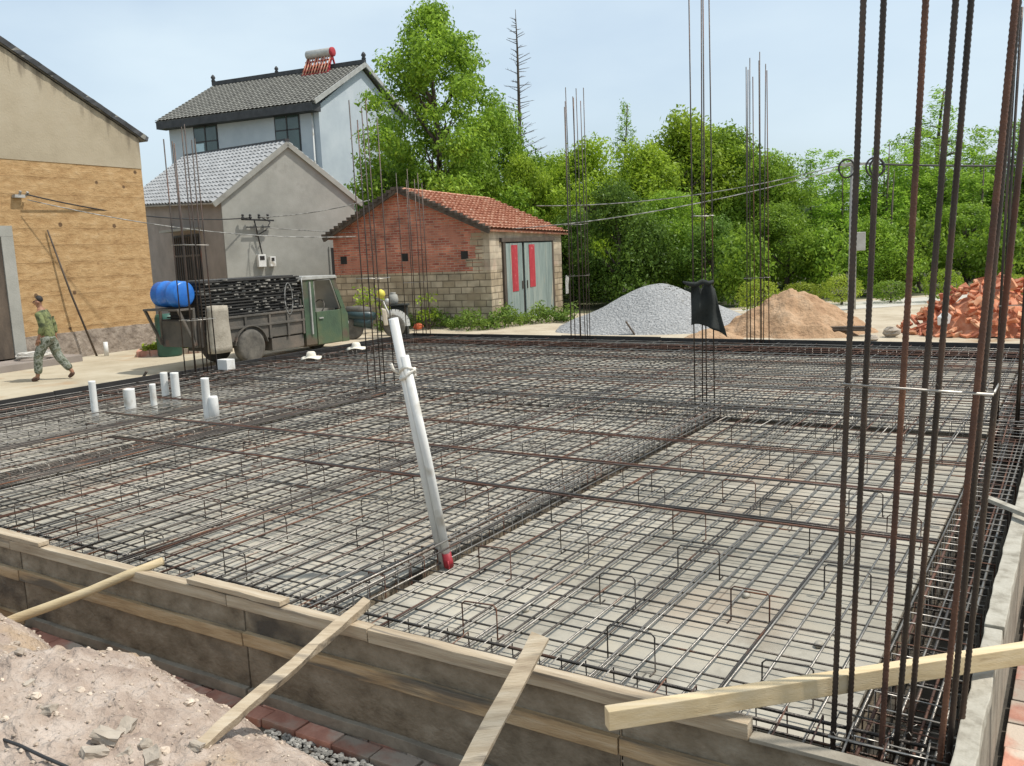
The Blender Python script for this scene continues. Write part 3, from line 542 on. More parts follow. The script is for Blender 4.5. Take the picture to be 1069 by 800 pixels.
# ------------------------------------------------------------------ leaning pvc pipes and stubs
pb = G(463, 592, ZD); ptop = Vector((-.80, 6.22, 1.85))
t = thing('pipe_bundle', 'two leaning white plastic pipes tied together with a rag, standing in the rebar mat', 'pipes', pb)
d = ptop-pb; sx = Vector((.95, -.3, 0)).normalized()
b = MB(); b.tube([d*-.03, d*.5, d*1.0], .034, 16); b.lathe([(.0, 0), (.02, .0)], 8); b.build('pipe', M['pvc'], t, True)
b = MB(); o2 = sx*.05+Vector((0, -.03, 0)); b.tube([o2+d*-.02, o2+d*.45, o2*.6+d*.86], .031, 16); b.build('pipe', M['pvc'], t, True)
b = MB(); q = d*.78; n_ = 22
b.tube([q+Vector((.052*math.cos(a)+.02, .05*math.sin(a)-.01, .03*math.sin(a*1.3)+.004*a)) for a in np.linspace(0, 13, n_)], .013, 7)
b.tube([q+Vector((-.04, -.03, .03)), q+Vector((-.075, -.05, .06)), q+Vector((-.085, -.06, .10))], .012, 6); b.build('rag', M['rag'], t, True)
b = MB(); e0 = o2+d*.01; b.tube([e0, e0+d*.03, e0+d*.031, e0+d*.06], [.037, .037, .035, .035], 16); b.bar(e0+d*-.03+Vector((.004, -.033, 0)), e0+d*.03+Vector((.004, -.033, 0)), .03, .012); b.build('coupling', M['red_pl'], t, True)
stubs = [((99, 428), 402, 6.5, 'thin white pipe stub nearest the left form, below the walking man'), ((136, 424), 409, 11, 'short fat white pipe stub second from the left form edge'), ((161, 423), 404, 6, 'thin white pipe stub just right of the short fat stub'),
         ((173, 413), 392, 7, 'left one of two white pipe stubs standing close together by the left form'), ((184, 413), 392, 8, 'right one of two white pipe stubs standing close together by the left form'), ((217, 433), 398, 8, 'tall white stepped pipe stub standing alone, nearest to the camera')]
for (px, py), yt, w, lab in stubs:
    P = G(px, py, .2); dist = P.length; s = dist/FPX; h = (py-yt)*s*1.0+.03; r = w*s/2
    b = MB(); b.lathe([(r*.98, -.22), (r, 0), (r, h-.02), (r, h), (r*.82, h), (r*.8, h-.08)], 18)
    if w == 8 and px == 217: b.lathe([(r*1.25, -.22), (r*1.25, h*.45), (r*1.0, h*.5)], 16, (r*1.6, 0, 0))
    tag(b.build('pipe_stub', M['pvc'], None, True, loc=P), lab, 'pipe')
P = S(13.6, 8.05, .2); b = MB(); b.box(-.14, .14, -.1, .1, 0, .2)
tag(b.build('foam_block', M['pvc'], None, bevel=.01, loc=P, rotz=SROT), 'white foam block lying on the mat by the left form corner bars', 'block')
for (px, py), lab in (((325, 375), 'cream wide-brimmed sun hat lying on the mat near the truck wheel'), ((372, 365), 'pale sun hat lying on the mat by the front of the truck')):
    b = MB(); b.lathe([(.005, .135), (.06, .13), (.085, .115), (.10, .06), (.105, .03), (.16, .016), (.215, 0), (.21, -.006), (.1, .02)], 24)
    for i, p in enumerate(b.v): b.v[i] = (p[0], p[1], p[2]+.02*math.sin(3*math.atan2(p[1], p[0]))*(math.hypot(p[0], p[1])/.2)**2)
    tag(b.build('sun_hat', M['hat'], None, True, loc=G(px, py, .21)+Vector((0, 0, .025))), lab, 'hat')
# ------------------------------------------------------------------ jacket on the middle column
def jacket():
    nx, nz = 16, 18; b = MB(); vs = []
    for side in (0, 1):
        for j in range(nz+1):
            for i in range(nx+1):
                s = i/nx; tt = j/nz
                x = -.06+.30*s+.05*tt*s+(.10*s*s*tt); zlow = -.54-.16*max(0, s-.5)*2.2+.02*math.sin(s*9)
                z = tt*zlow+(.05*math.sin(s*11)-.02)*(1-tt)
                y = .035*math.sin(s*14+tt*2.2)+.025*math.sin(tt*7+s*4)+(.03 if side else 0)
                vs.append((x, y-.05, z))
    m = (nx+1)*(nz+1); fs = []
    for side in (0, 1):
        for j in range(nz):
            for i in range(nx):
                a = side*m+j*(nx+1)+i; fs.append((a, a+1, a+nx+2, a+nx+1))
    for j in range(nz):
        for i in (0, nx):
            a = j*(nx+1)+i; fs.append((a, a+nx+1, a+nx+1+m, a+m))
    for i in range(nx):
        for j in (0, nz):
            a = j*(nx+1)+i; fs.append((a, a+1, a+1+m, a+m))
    b.add(vs, fs)
    b.tube([(-.17, -.07, .03), (-.09, -.10, .0), (-.01, -.09, -.01), (.08, -.1, .025), (.16, -.09, .0), (.22, -.06, .03)], [.012, .03, .03, .035, .03, .015], 8)
    return b
jb = jacket(); tag(jb.build('jacket', M['cloth_dark'], None, True, loc=S(3.90, 7.62, 1.74), rotz=-.1), 'dark jacket hanging on the slim middle column cage', 'jacket')
# ------------------------------------------------------------------ roofs and houses
def slope_sheet(b, P, rows, cols, amp, step, thick):
    """tiled roof plane; P(s,t): s along the eave 0..1, t from eave to ridge 0..1, returns point; n = up normal"""
    n = (P(1, 0)-P(0, 0)).cross(P(0, 1)-P(0, 0)).normalized()
    if n.z < 0: n = -n
    vs = []; ny = cols*4
    for j in range(rows):
        for e in (0, 1):
            t = (j+e*.999)/rows
            for i in range(ny+1):
                s = i/ny; h = amp*abs(math.sin(math.pi*s*cols))+(step if e == 0 else 0)
                vs.append(P(s, t)+n*h)
    W = ny+1; fs = []
    for k in range(2*rows-1):
        for i in range(ny): a = k*W+i; fs.append((a, a+1, a+W+1, a+W))
    b.add(vs, fs)
    c = [P(0, 0)-n*thick, P(1, 0)-n*thick, P(1, 1)-n*thick, P(0, 1)-n*thick]; c2 = [P(0, 0)-n*.004, P(1, 0)-n*.004, P(1, 1)-n*.004, P(0, 1)-n*.004]
    b.add(c+c2, [(0,1,2,3),(4,5,6,7),(0,1,5,4),(1,2,6,5),(2,3,7,6),(3,0,4,7)])
def roof(W, L, h, hr, oe, og0, og1, rise, rows, cols, amp, step, thick, both=True, xr=None):
    b = MB(); xr = W/2 if xr is None else xr
    s1 = (hr-h)/xr; s2 = (hr-h)/(W-xr)
    def P1(s, t):
        y = -og0+(L+og0+og1)*s; x = -oe+(xr+oe)*t; return Vector((x, y, h+s1*x+rise*y/L+.05))
    def P2(s, t):
        y = -og0+(L+og0+og1)*s; x = W+oe-(W-xr+oe)*t; return Vector((x, y, h+s2*(W-x)+rise*y/L+.05))
    slope_sheet(b, P1, rows, cols, amp, step, thick)
    if both: slope_sheet(b, P2, rows, cols, amp, step, thick)
    return b, P1, P2
def gable_prism(b, W, L, z0, h, hr, t0=0, xr=None, rise=0):
    xr = W/2 if xr is None else xr
    poly = [(0, z0), (W, z0), (W, h), (xr, hr), (0, h)]; n = 5
    vs = [(x, 0, z) for x, z in poly]+[(x, L, z+(rise if i > 1 else 0)) for i, (x, z) in enumerate(poly)]
    b.add(vs, [tuple(range(n)), tuple(range(2*n-1, n-1, -1))]+[(i, i+n, (i+1) % n+n, (i+1) % n) for i in range(n)])
# mud house (gable wall faces the slab; local x runs along that wall, origin at its right corner)
mh = thing('mud_house', 'orange rammed-earth house with tan plastered gable and stone base at the left edge', 'house', (-9.81, 25.10, 0), R(62.5))
W_, hr_ = 9.0, 7.80
MB().box(-W_, -.002, .0, 8, .6, 4.86).build('earth_wall', M['mud'], mh)
b = MB(); b.prism([(-W_, 4.862), (0, 4.83), (0, 5.62), (-W_/2, hr_), (-W_, 5.62)], -.012, 8); b.build('plaster_gable', M['plaster'], mh)
b = MB(); n = 46; vs = []                     # uneven rubble stone base
for i in range(n+1):
    x = -4.0+4.03*i/n
    for (y, z) in ((-.05, -.05), (-.05-.03*noise.noise((x*2, 0, 0)), .3), (-.035+.03*noise.noise((x*2.7, 3, 0)), .66+.045*noise.noise((x*1.7, 9, 0))), (.2, .68)): vs.append((x, y, z))
b.add(vs, [(i*4+k, (i+1)*4+k, (i+1)*4+k+1, i*4+k+1) for i in range(n) for k in range(3)]+[(n*4, n*4+1, n*4+2, n*4+3)]); MB.box(b, -4, .03, .1, 7.9, -.05, .62); b.build('stone_base', M['stone'], mh)
MB().box(-9, -5.5, -.03, 7.9, -.05, .62).build('stone_base', M['stone'], mh)
fr_ = MB().box(-4.27, -3.97, -.05, .06, .18, 3.05).box(-5.75, -5.47, -.05, .06, .18, 3.05).box(-5.75, -3.97, -.052, .058, 3.052, 3.3).build('door_frame', M['cement_wall'], mh)
MB().box(-5.465, -4.275, -.02, .03, .2, 3.04).build('door', M['wood_dark'], mh)
MB().box(-6.2, -3.2, -1.0, -.06, -.02, .17).build('door_step', M['cement_brown'], mh, bevel=.02)
b = MB()
for s in (-1, 1):
    x0, x1 = (.22, -W_/2) if s > 0 else (-W_-.22, -W_/2)
    sl_ = (hr_-5.62)/(W_/2); z0 = 5.62-.22*sl_+.05
    b.add([(x0, -.09, z0), (x1, -.09, hr_+.05), (x1, 8.2, hr_+.05), (x0, 8.2, z0), (x0, -.09, z0+.15), (x1, -.09, hr_+.2), (x1, 8.2, hr_+.2), (x0, 8.2, z0+.15)], [(0,1,2,3),(4,5,6,7),(0,1,5,4),(1,2,6,5),(2,3,7,6),(3,0,4,7)])
b.build('roof', M['tile_grey'], mh)
b = MB()
sv = (hr_-5.62)/(W_/2); b = rough_bar((.24, -.075, 5.62-.24*sv+.12), (-W_/2, -.075, hr_+.12), .05, .13, 40, .009)
b.build('verge_tile', M['trim_dark'], mh)
bk = MB().box(-3.86, -3.6, -.14, -.02, 3.95, 4.02).tube([(-3.72, -.1, 4.0), (-3.72, -.16, 4.1)], .03, 8).tube([(-3.55, -.1, 4.0), (-3.55, -.18, 4.08)], .03, 8).build('cable_bracket', M['cable_pale'], mh)
def W_mud(a, z, off=.0):
    c, s = math.cos(R(62.5)), math.sin(R(62.5)); return Vector((-9.81+c*a+s*off, 25.10+s*a-c*off, z))
b = MB(); b.tube([W_mud(-2.30, .0, .35), W_mud(-2.72, 1.6, .2), W_mud(-3.06, 3.2, .05)], [.028, .026, .02], 8)
place(b, 'wooden_pole', M['wood_dark'], 'long thin dark pole leaning against the orange earth wall behind the man', 'pole', True)
b = MB(); b.lathe([(.055, 0), (.055, .36), (.045, .36), (.045, .3)], 14); tag(b.build('pipe_stub', M['pvc'], None, True, loc=W_mud(-2.22, .0, .62)), 'short white pipe piece standing at the foot of the orange earth wall', 'pipe')
# coil of hose on the step
b = MB()
P = W_mud(-4.15, .17, .55)
for k in range(7):
    rr = .30+.035*(k % 4)+random.uniform(0, .02); zz = .02+.025*(k//2)
    b.tube([(rr*math.cos(a)+.01*k, rr*math.sin(a), zz+.01*math.sin(a*2+k)+.06) for a in np.linspace(0, 2*math.pi, 32)], .013, 6, False)
b.tube([(-.3, 0, .07), (.33, .03, .08)], .012, 6)
tag(b.build('hose_coil', M['wire_pl'], None, True, loc=P), 'coil of white hose lying on the step of the earth house', 'hose')
# grey cement house
gh = thing('cement_house', 'low grey cement house with pale tiled roof behind the truck', 'house', (-8.93, 28.99, 0), R(39.6))
GW, GL, Gh, Ghr, GR = 4.79, 9.0, 4.24, 6.0, .42
b = MB(); gable_prism(b, GW, GL, -.05, Gh, Ghr, rise=GR); b.build('wall', M['cement_wall'], gh)
MB().add([(-.012, .02, 0), (-.012, GL, 0), (-.012, GL, Gh+GR-.02), (-.012, .02, Gh-.01), (-.004, .02, 0), (-.004, GL, 0), (-.004, GL, Gh+GR-.02), (-.004, .02, Gh-.01)], [(0,1,2,3),(4,5,6,7),(0,1,5,4),(1,2,6,5),(2,3,7,6),(3,0,4,7)]).build('wall_render', M['cement_brown'], gh)
b, P1, P2 = roof(GW, GL, Gh, Ghr, .28, .07, .1, GR, 15, 30, .075, .03, .06); b.build('roof', M['tile_pale'], gh)
b = MB(); b.bar((GW/2, -.07, Ghr+.10), (GW/2, GL, Ghr+GR+.10), .16, .09)
b.build('ridge', M['trim_dark'], gh)
b = MB()
for s in (0, 1):
    e = P1(0, 0) if s == 0 else P2(0, 0); t_ = P1(0, 1); b.bar(e+Vector((0, .02, -.07)), t_+Vector((0, .02, -.07)), .10, .16)
b.build('verge', M['cement_wall'], gh)
wn = MB().box(-.035, -.012, 2.0, 4.4, 1.1, 3.2).build('window_frame', M['trim_dark'], gh)
MB().box(-.05, -.036, 2.1, 4.3, 1.2, 3.1).build('pane', M['hole'], wn)
b = MB(); [b.box(-.07, -.052, y-.02, y+.02, 1.15, 3.15) for y in np.linspace(2.1, 4.3, 12)]; b.box(-.072, -.05, 2.0, 4.4, 2.45, 2.52); b.build('window_grille', M['wood_dark'], wn)
MB().box(-.45, .0, 1.8, 4.6, 3.32, 3.4).build('canopy', M['cement_wall'], gh)
MB().box(3.72, 4.28, -.03, -.01, .0, 2.55).build('door', M['hole'], gh)
MB().box(3.66, 3.72, -.045, .02, 0, 2.6).build('door_frame', M['cement_wall'], gh)
for x, w, h_ in ((1.02, .26, .40), (1.42, .2, .32)):
    o = MB().box(x, x+w, -.16, -.003, 2.02, 2.02+h_).build('meter_box', M['pvc'], gh, bevel=.01)
    MB().box(x+.05, x+w-.05, -.168, -.161, 2.02+h_*.55, 2.02+h_*.88).build('meter_window', M['hole'], o)
b = MB(); b.tube([(1.2, -.08, 2.4), (1.05, -.09, 3.3), (1.0, -.1, 3.55)], .022, 7); b.build('conduit', M['cable'], gh, True)
b = MB(); b.bar((.55, -.16, 3.55), (1.65, -.16, 3.5), .05, .05); b.bar((.7, -.16, 3.3), (1.5, -.16, 3.3), .04, .04)
for x in (.6, .85, 1.15, 1.45): b.lathe([(.02, 0), (.05, .02), (.05, .06), (.03, .09), (.05, .12), (.02, .16)], 9, (x, -.17, 3.56))
b.tube([(1.0, -.12, 3.0), (1.3, -.3, 3.2), (1.5, -.2, 3.45), (1.2, -.25, 3.6)], .02, 6); b.build('cable_bracket', M['cable'], gh)
# villa behind
vh = thing('villa', 'tall bluish white house with dark tiled roof rising behind the grey cement house', 'house', (-8.27, 41.92, 0), R(65.2))
VW, VL, Vh, Vhr = 8.4, 9.59, 9.15, 11.37
b = MB()
ins = .45
vs_poly = [(ins, -.05), (VW-ins, -.05), (VW-ins, Vh-.1), (VW/2, Vhr-.12), (ins, Vh-.1)]
b.prism(vs_poly, .22, VL-.3); b.build('wall', M['villa_wall'], vh)
b, P1, P2 = roof(VW, VL, Vh, Vhr, .12, .0, .0, 0, 18, 40, .04, .045, .06); b.build('roof', M['tile_grey'], vh)
b = MB(); b.box(-.16, ins+.02, .1, VL-.1, Vh-.38, Vh-.04); b.build('eave_soffit', M['trim_dark'], vh)
b = MB(); b.box(VW/2-.09, VW/2+.09, -.02, VL, Vhr+.08, Vhr+.28); rg = b.build('ridge', M['trim_dark'], vh)
for y, s in ((0.05, .75), (VL-.05, .75), (5.35, .65)):
    b = MB(); b.lathe([(.1*s, 0), (.16*s, .08*s), (.1*s, .2*s), (.17*s, .3*s), (.12*s, .42*s), (.02, .52*s)], 10, (VW/2, y, Vhr+.26)); b.build('finial', M['trim_dark'], rg, True)
b = MB()
for s in (0, 1):
    e = P1(0, 0) if s == 0 else P2(0, 0); t_ = P1(0, 1); b.bar(e+Vector((0, -.03, .0)), t_+Vector((0, -.03, .0)), .06, .2)
b.build('verge', M['metal_pale'], vh)
for y0, y1, z0, cur in ((1.3, 2.75, 6.8, False), (6.2, 7.7, 6.7, True)):
    w = MB().box(ins-.03, ins+.02, y0, y1, z0, z0+2.1).build('window', M['trim_dark'], vh)
    MB().box(ins-.045, ins-.031, y0+.07, y1-.07, z0+.07, z0+2.03).build('pane', M['glass'], w)
    b = MB(); b.box(ins-.06, ins-.046, (y0+y1)/2-.04, (y0+y1)/2+.04, z0+.05, z0+2.05); b.box(ins-.06, ins-.046, y0+.05, y1-.05, z0+1.3, z0+1.36); b.build('sash', M['trim_dark'], w)
    if cur: MB().box(ins-.052, ins-.0461, y1-.62, y1-.12, z0+.1, z0+1.25).build('curtain', M['curtain'], w)
MB().box(ins-.3, ins, 3.4, 4.9, 6.55, 6.7).build('ledge', M['trim_dark'], vh)
MB().box(6.2, 6.75, .19, .225, 8.6, 9.2).build('window', M['hole'], vh)
b = MB(); b.tube([(ins-.06, .55, 0), (ins-.06, .55, Vh-.4)], .05, 10); b.build('drainpipe', M['pvc'], vh, True)
sh = thing('water_heater', 'solar water heater with grey tank and red frame on the villa ridge', 'solar heater', (-8.27+math.cos(R(65.2))*VW/2-math.sin(R(65.2))*2.6, 41.92+math.sin(R(65.2))*VW/2+math.cos(R(65.2))*2.6, Vhr+.25), R(65.2))
b = MB(); b.lathe([(.02, -.79), (.19, -.78), (.22, -.75), (.22, .75), (.19, .78), (.02, .79)], 18, (0, 0, .62), 'y'); b.build('tank', M['metal_pale'], sh, True)
b = MB(); b.lathe([(.16, -.83), (.225, -.8), (.23, -.7), (.22, -.69)], 18, (0, 0, .62), 'y'); b.build('tank_cap', M['red_paper'], sh, True)
b = MB()
for y in (-.72, -.24, .24, .72):
    b.bar((0, y, .45), (-.5, y, -.45), .09, .07); b.bar((0, y, .45), (.35, y, -.4), .08, .06); b.bar((-.45, y, -.25), (.3, y, -.25), .07, .05)
for z, x in ((-.42, -.5), (-.2, -.38), (.02, -.25), (.25, -.12)): b.bar((x-.02, -.8, z), (x-.02, .8, z), .07, .07)
b.build('stand', M['red_paper'], sh)
b = MB(); [b.tube([(-.1, y, .42), (-.6, y, -.42)], .035, 6) for y in np.linspace(-.7, .7, 9)]; b.build('vacuum_tubes', M['tile_red'], sh, True)
# brick hut
hh = thing('brick_hut', 'small red brick hut with clay tile roof and green double door', 'hut', (-5.55, 29.29, 0), R(-25.9))
HW, HL, Hh, Hhr, HX = 5.62, 5.52, 2.86, 4.16, 2.7
BZ = 1.66
MB().box(0, HW, 0, HL, -.05, BZ).build('block_wall', M['block_hut'], hh)
b = MB(); gable_prism(b, HW-.26, HL, BZ+.001, Hh, Hhr, xr=HX); b.build('brick_wall', M['brick_hut'], hh)
b = MB(); b.box(HW-.26, HW+.004, -.004, HL, BZ+.002, Hh-.03); b.build('front_wall', M['front_hut'], hh)
b = MB()
for k in range(9):                          # ragged toothing where block meets brick by the corner
    b.box(HW-.26-random.uniform(.12, .55), HW-.2, -.008, .05, BZ+.01+k*.125, BZ+.12+k*.125)
b.build('block_quoin', M['block_hut'], hh)
b, P1, P2 = roof(HW, HL, Hh, Hhr, .16, .3, .35, -.12, 13, 24, .035, .075, .05, xr=HX)
rf = b.build('roof', M['tile_red'], hh)
b = MB()
for P in (P1, P2):
    b.bar(P(0, 0)+Vector((0, .02, -.05)), P(0, 1)+Vector((0, .02, -.05)), .09, .13)
    for k in range(17): c = P(0, (k+.5)/17); b.box(c.x-.1, c.x+.1, c.y-.06, c.y+.12, c.z-.0, c.z+.07+.02*random.random())
b.build('verge', M['wood_dark'], hh)
b = MB(); [b.lathe([(.09, k*.31), (.11, k*.31+.02), (.1, k*.31+.29), (.08, k*.31+.3)], 10, (HX, -.3, Hhr-.0-.02*k*.31), 'y') for k in range(20)]; b.build('ridge_tile', M['tile_red'], hh, True)
for x, z in ((2.55, 2.02), (.25, 2.0), (4.65, 2.02)):
    MB().box(x, x+.24, -.006, .02, z, z+.24).build('vent_hole', M['hole'], hh)
# door in the face x = HW
D0, D1 = .95, 4.55
fr_ = MB().box(HW-.02, HW+.07, D0-.16, D0, 0, 2.48).box(HW-.02, HW+.07, D1, D1+.12, 0, 2.48).box(HW-.02, HW+.09, D0-.3, D1+.2, 2.482, 2.6).build('door_frame', M['wood_dark'], hh)
MB().box(HW+.004, HW+.02, D0, D1, 0, 2.48).build('doorway', M['hole'], hh)
for k, (a, c) in enumerate(((D0+.02, D0+1.18), (D0+1.36, D1-.02))):
    b = MB(); n_ = 4
    for i in range(n_): b.box(HW+.03+.004*(i % 2), HW+.06+.004*(i % 2), a+(c-a)*i/n_+.004, a+(c-a)*(i+1)/n_-.004, .05, 2.44)
    dl = b.build('door_leaf', M['door_green'], hh)
    m_ = (a+c)/2 if k == 0 else a+.55
    MB().box(HW+.068, HW+.073, m_-.22, m_+.22, .95 if k == 0 else 1.02, 2.38).build('red_paper_strip', M['red_paper'], dl)
    MB().box(HW+.06, HW+.09, (c-.1 if k == 0 else a+.1), (c-.06 if k == 0 else a+.14), 1.0, 1.25).build('door_handle', M['wood_dark'], dl)
# ------------------------------------------------------------------ truck
tk = thing('farm_truck', 'old green farm truck with worn cab door parked beyond the left form', 'truck', S(15.82, 11.0, 0), SROT)
X = .62       # visible side at local x=+.75, forward is +y, y = v-11
def yv(v): return v-11.0
b = MB(); b.box(X-.04, X, yv(8.78), yv(11.78), .52, 1.08); b.box(-X, -X+.04, yv(8.78), yv(11.78), .52, 1.08); b.box(-X+.04, X-.04, yv(8.78), yv(8.82), .52, 1.08); b.box(-X+.04, X-.04, yv(11.74), yv(11.78), .52, 1.3); b.box(-X+.04, X-.04, yv(8.82), yv(11.74), .5, .56)
for v_ in (8.8, 9.45, 10.0, 10.7, 11.25, 11.74): b.box(X, X+.035, yv(v_)-.03, yv(v_)+.03, .5, 1.08)
b.box(X, X+.04, yv(8.78), yv(11.78), .80, .85); b.box(X, X+.04, yv(8.78), yv(11.78), 1.04, 1.085); b.build('bed', M['truck_body'], tk, bevel=.006)
b = MB(); b.box(-.35, .35, yv(9.2), yv(12.9), .36, .48); b.box(X-.3, X-.02, yv(10.75), yv(11.75), .2, .48); b.build('chassis', M['truck_body'], tk, bevel=.01)
b = MB()                                   # mudguard arc
pts = [(yv(10.1)+.47*math.cos(a), .37+.47*math.sin(a)) for a in np.linspace(.15, math.pi-.15, 14)]
for (y0, z0), (y1, z1) in zip(pts[:-1], pts[1:]): b.bar((X-.06, y0, z0), (X-.06, y1, z1), .26, .02)
b.build('mudguard', M['truck_body'], tk)
def wheel(x, y, r, side=1):
    b = MB(); b.lathe([(r*.55, -.1), (r*.8, -.115), (r*.95, -.10), (r, -.06), (r*1.0, .06), (r*.95, .10), (r*.8, .115), (r*.55, .1)], 30, (x, y, r), 'x')
    w = b.build('wheel', M['rubber'], tk, True)
    b = MB(); b.lathe([(r*.55, -.02), (r*.56, .075), (r*.5, .08), (r*.42, .03), (r*.2, .035), (r*.18, .09), (.01, .095)], 24, (x, y, r), 'x'); b.build('rim', M['cement_brown'], w, True)
wheel(X-.03, yv(10.1), .38); wheel(-X+.12, yv(10.1), .38); wheel(0, yv(12.75), .3)
b = MB()
b.box(X-.03, X, yv(12.2), yv(13.02), .16, .96)            # door lower panel area handled below
def cab_side(x0, x1):
    q = MB()
    q.prism([(yv(11.82), .2), (yv(12.18), .2), (yv(12.18), 1.74), (yv(11.82), 1.74)], x0, x1, 'yz')
    q.prism([(yv(13.06), .16), (yv(13.3), .16), (yv(13.30), .85), (yv(13.2), .99), (yv(13.06), .99)], x0, x1, 'yz')
    q.prism([(yv(13.08), .992), (yv(13.22), .992), (yv(12.92), 1.74), (yv(12.76), 1.74)], x0, x1, 'yz')
    return q
q = cab_side(X-.05, X); q2 = cab_side(-X, -X+.05); q.add(q2.v, q2.f)
q.box(-X+.05, X-.05, yv(11.82), yv(11.86), .2, 1.74); q.box(-X+.05, X-.05, yv(13.26), yv(13.30), .16, .88)
q.box(-X+.05, X-.05, yv(11.86), yv(13.2), .16, .22); q.build('cab', M['truck_green'], tk, bevel=.008)
b = MB(); b.prism([(yv(11.74), 1.745), (yv(12.98), 1.745), (yv(12.93), 1.82), (yv(11.8), 1.84)], -X-.03, X+.03, 'yz'); b.build('cab_roof', M['metal_pale'], tk, bevel=.015)
dr = MB().box(X-.035, X+.012, yv(12.2), yv(13.04), .18, .97).build('door', M['truck_green'], tk, bevel=.012)
MB().box(X+.012, X+.04, yv(12.26), yv(12.4), .8, .83).build('handle', M['metal_pale'], dr)
b = MB(); b.tube([(X-.01, yv(12.2), .97), (X-.01, yv(12.2), 1.72), (X-.01, yv(12.74), 1.72), (X-.01, yv(13.03), .98)], .018, 6); b.build('window_frame', M['metal_pale'], dr, True)
b = MB(); b.add([(-X+.06, yv(13.16), .99), (X-.06, yv(13.16), .99), (X-.06, yv(12.86), 1.74), (-X+.06, yv(12.86), 1.74)], [(0, 1, 2, 3)]); gm = mat('windscreen_glass', [(.3, (.3, .32, .32)), (.7, (.42, .44, .44))], 2, .15, 0, spec=.7); b.build('windscreen', gm, tk)
MB().box(-X+.1, X-.1, yv(11.9), yv(12.4), .5, .75).box(-X+.1, X-.1, yv(11.88), yv(12.02), .75, 1.25).build('seat', M['rubber'], tk, bevel=.03)
b = MB(); b.tube([(.3+.18*math.cos(a), yv(12.62)+.07*math.sin(a), 1.06+.17*math.sin(a)) for a in np.linspace(0, 6.29, 20)], .014, 6, False); b.build('steering_wheel', M['rubber'], tk, True)
MB().box(X-.05, X+.04, yv(12.0), yv(12.04), .45, 1.7).build('grab_rail', M['metal_pale'], tk)
for x in (-.5, .5):
    b = MB(); b.lathe([(.09, 0), (.1, .03), (.085, .05), (.01, .06)], 16, (x, yv(13.3), .62), 'y'); b.build('headlight', M['metal_pale'], tk, True)
MB().box(-X+.06, X-.06, yv(8.72), yv(8.775), .5, 1.06).build('tailgate', M['truck_body'], tk, bevel=.02)
# load of boards
bs_ = thing('board_stack', 'stack of dark boards with pale ends loaded on the truck bed', 'board stack', S(15.82, 10.36, 1.0), SROT)
for L_ in range(13):
    z = .05+L_*.066; y0 = -1.46+random.uniform(-.05, .05)
    MB().box(-.52, .57+random.uniform(-.02, .02), y0, 1.42+random.uniform(-.03, .03), z-.012, z+.014).build('board', M['tile_stack'], bs_)
    y = -1.44
    while y < 1.36:
        w_ = random.uniform(.05, .17)
        if random.random() < .56: x1 = .59+random.uniform(-.05, .03); MB().box(x1-.9, x1, y, y+w_, z+.015, z+.015+random.uniform(.016, .032)).build('batten', M['board_end'], bs_)
        y += w_+random.uniform(.06, .16)
MB().box(-.5, .5, -1.42, 1.38, .0, .88).build('board', M['tile_stack'], bs_)  # dark core block added so the gaps between boards read as black shade
b = MB(); b.tube([(.66, .95+.3*math.sin(a)*.4, .35+.36*math.cos(a)) for a in np.linspace(0, 6.3, 26)], .012, 6, False); b.tube([(.65, 1.4, .8), (.65, 1.42, .1)], .012, 5)
b.build('rope', M['cable_pale'], bs_, True)
# drums behind the truck tail
b = MB(); b.lathe([(.01, -.4), (.23, -.4), (.265, -.37), (.265, -.2), (.28, -.18), (.28, -.14), (.265, -.12), (.265, .12), (.28, .14), (.28, .18), (.265, .2), (.265, .37), (.23, .4), (.01, .4)], 26, (0, 0, .29), 'x')
tag(b.build('plastic_drum', M['blue_pl'], None, True, loc=S(15.68, 8.56, 1.345), rotz=SROT), 'bright blue plastic drum lying across the rack at the truck tail', 'drum')
b = MB(); b.box(-X+.06, X-.06, yv(8.32), yv(8.72), 1.30, 1.34)
for x in (-X+.08, X-.08): b.bar((x, yv(8.7), .55), (x, yv(8.36), 1.31), .05, .05); b.box(x-.025, x+.025, yv(8.70), yv(8.75), .55, 1.34)
b.build('tail_rack', M['truck_body'], tk)
b = MB(); b.box(-.09, .09, -.26, .26, 0, 1.0)
bmx = bmesh.new(); bmx.from_mesh(b.mesh('tmp', M['white_sack'])); bmesh.ops.subdivide_edges(bmx, edges=bmx.edges, cuts=7, use_grid_fill=True)
b = MB(); bmx.verts.ensure_lookup_table(); b.add([(v.co.x+.035*noise.noise(v.co*3.1)+(.03 if abs(v.co.y) < .2 else -.02)*(1 if v.co.x > 0 else -1), v.co.y*(1-.12*v.co.z**3)+.02*noise.noise(v.co*4+Vector((3, 1, 2))), v.co.z-.06*abs(v.co.y)*(v.co.z > .9)) for v in bmx.verts], [[v.index for v in f.verts] for f in bmx.faces]); bmx.free()
tag(b.build('sack', M['white_sack'], None, True, loc=S(15.02, 9.12, .36), rotz=SROT), 'tall beige sack tied to the rear side of the truck', 'sack')
P = AY(176, 352, 22.2); P.z = 0
b = MB(); b.lathe([(.01, 0), (.27, 0), (.29, .05), (.29, .4), (.31, .42), (.29, .45), (.29, .95), (.25, 1.04), (.01, 1.05)], 22)
tag(b.build('plastic_drum', M['green_pl'], None, True, loc=P), 'dark green plastic drum standing by the corner of the earth house', 'drum')
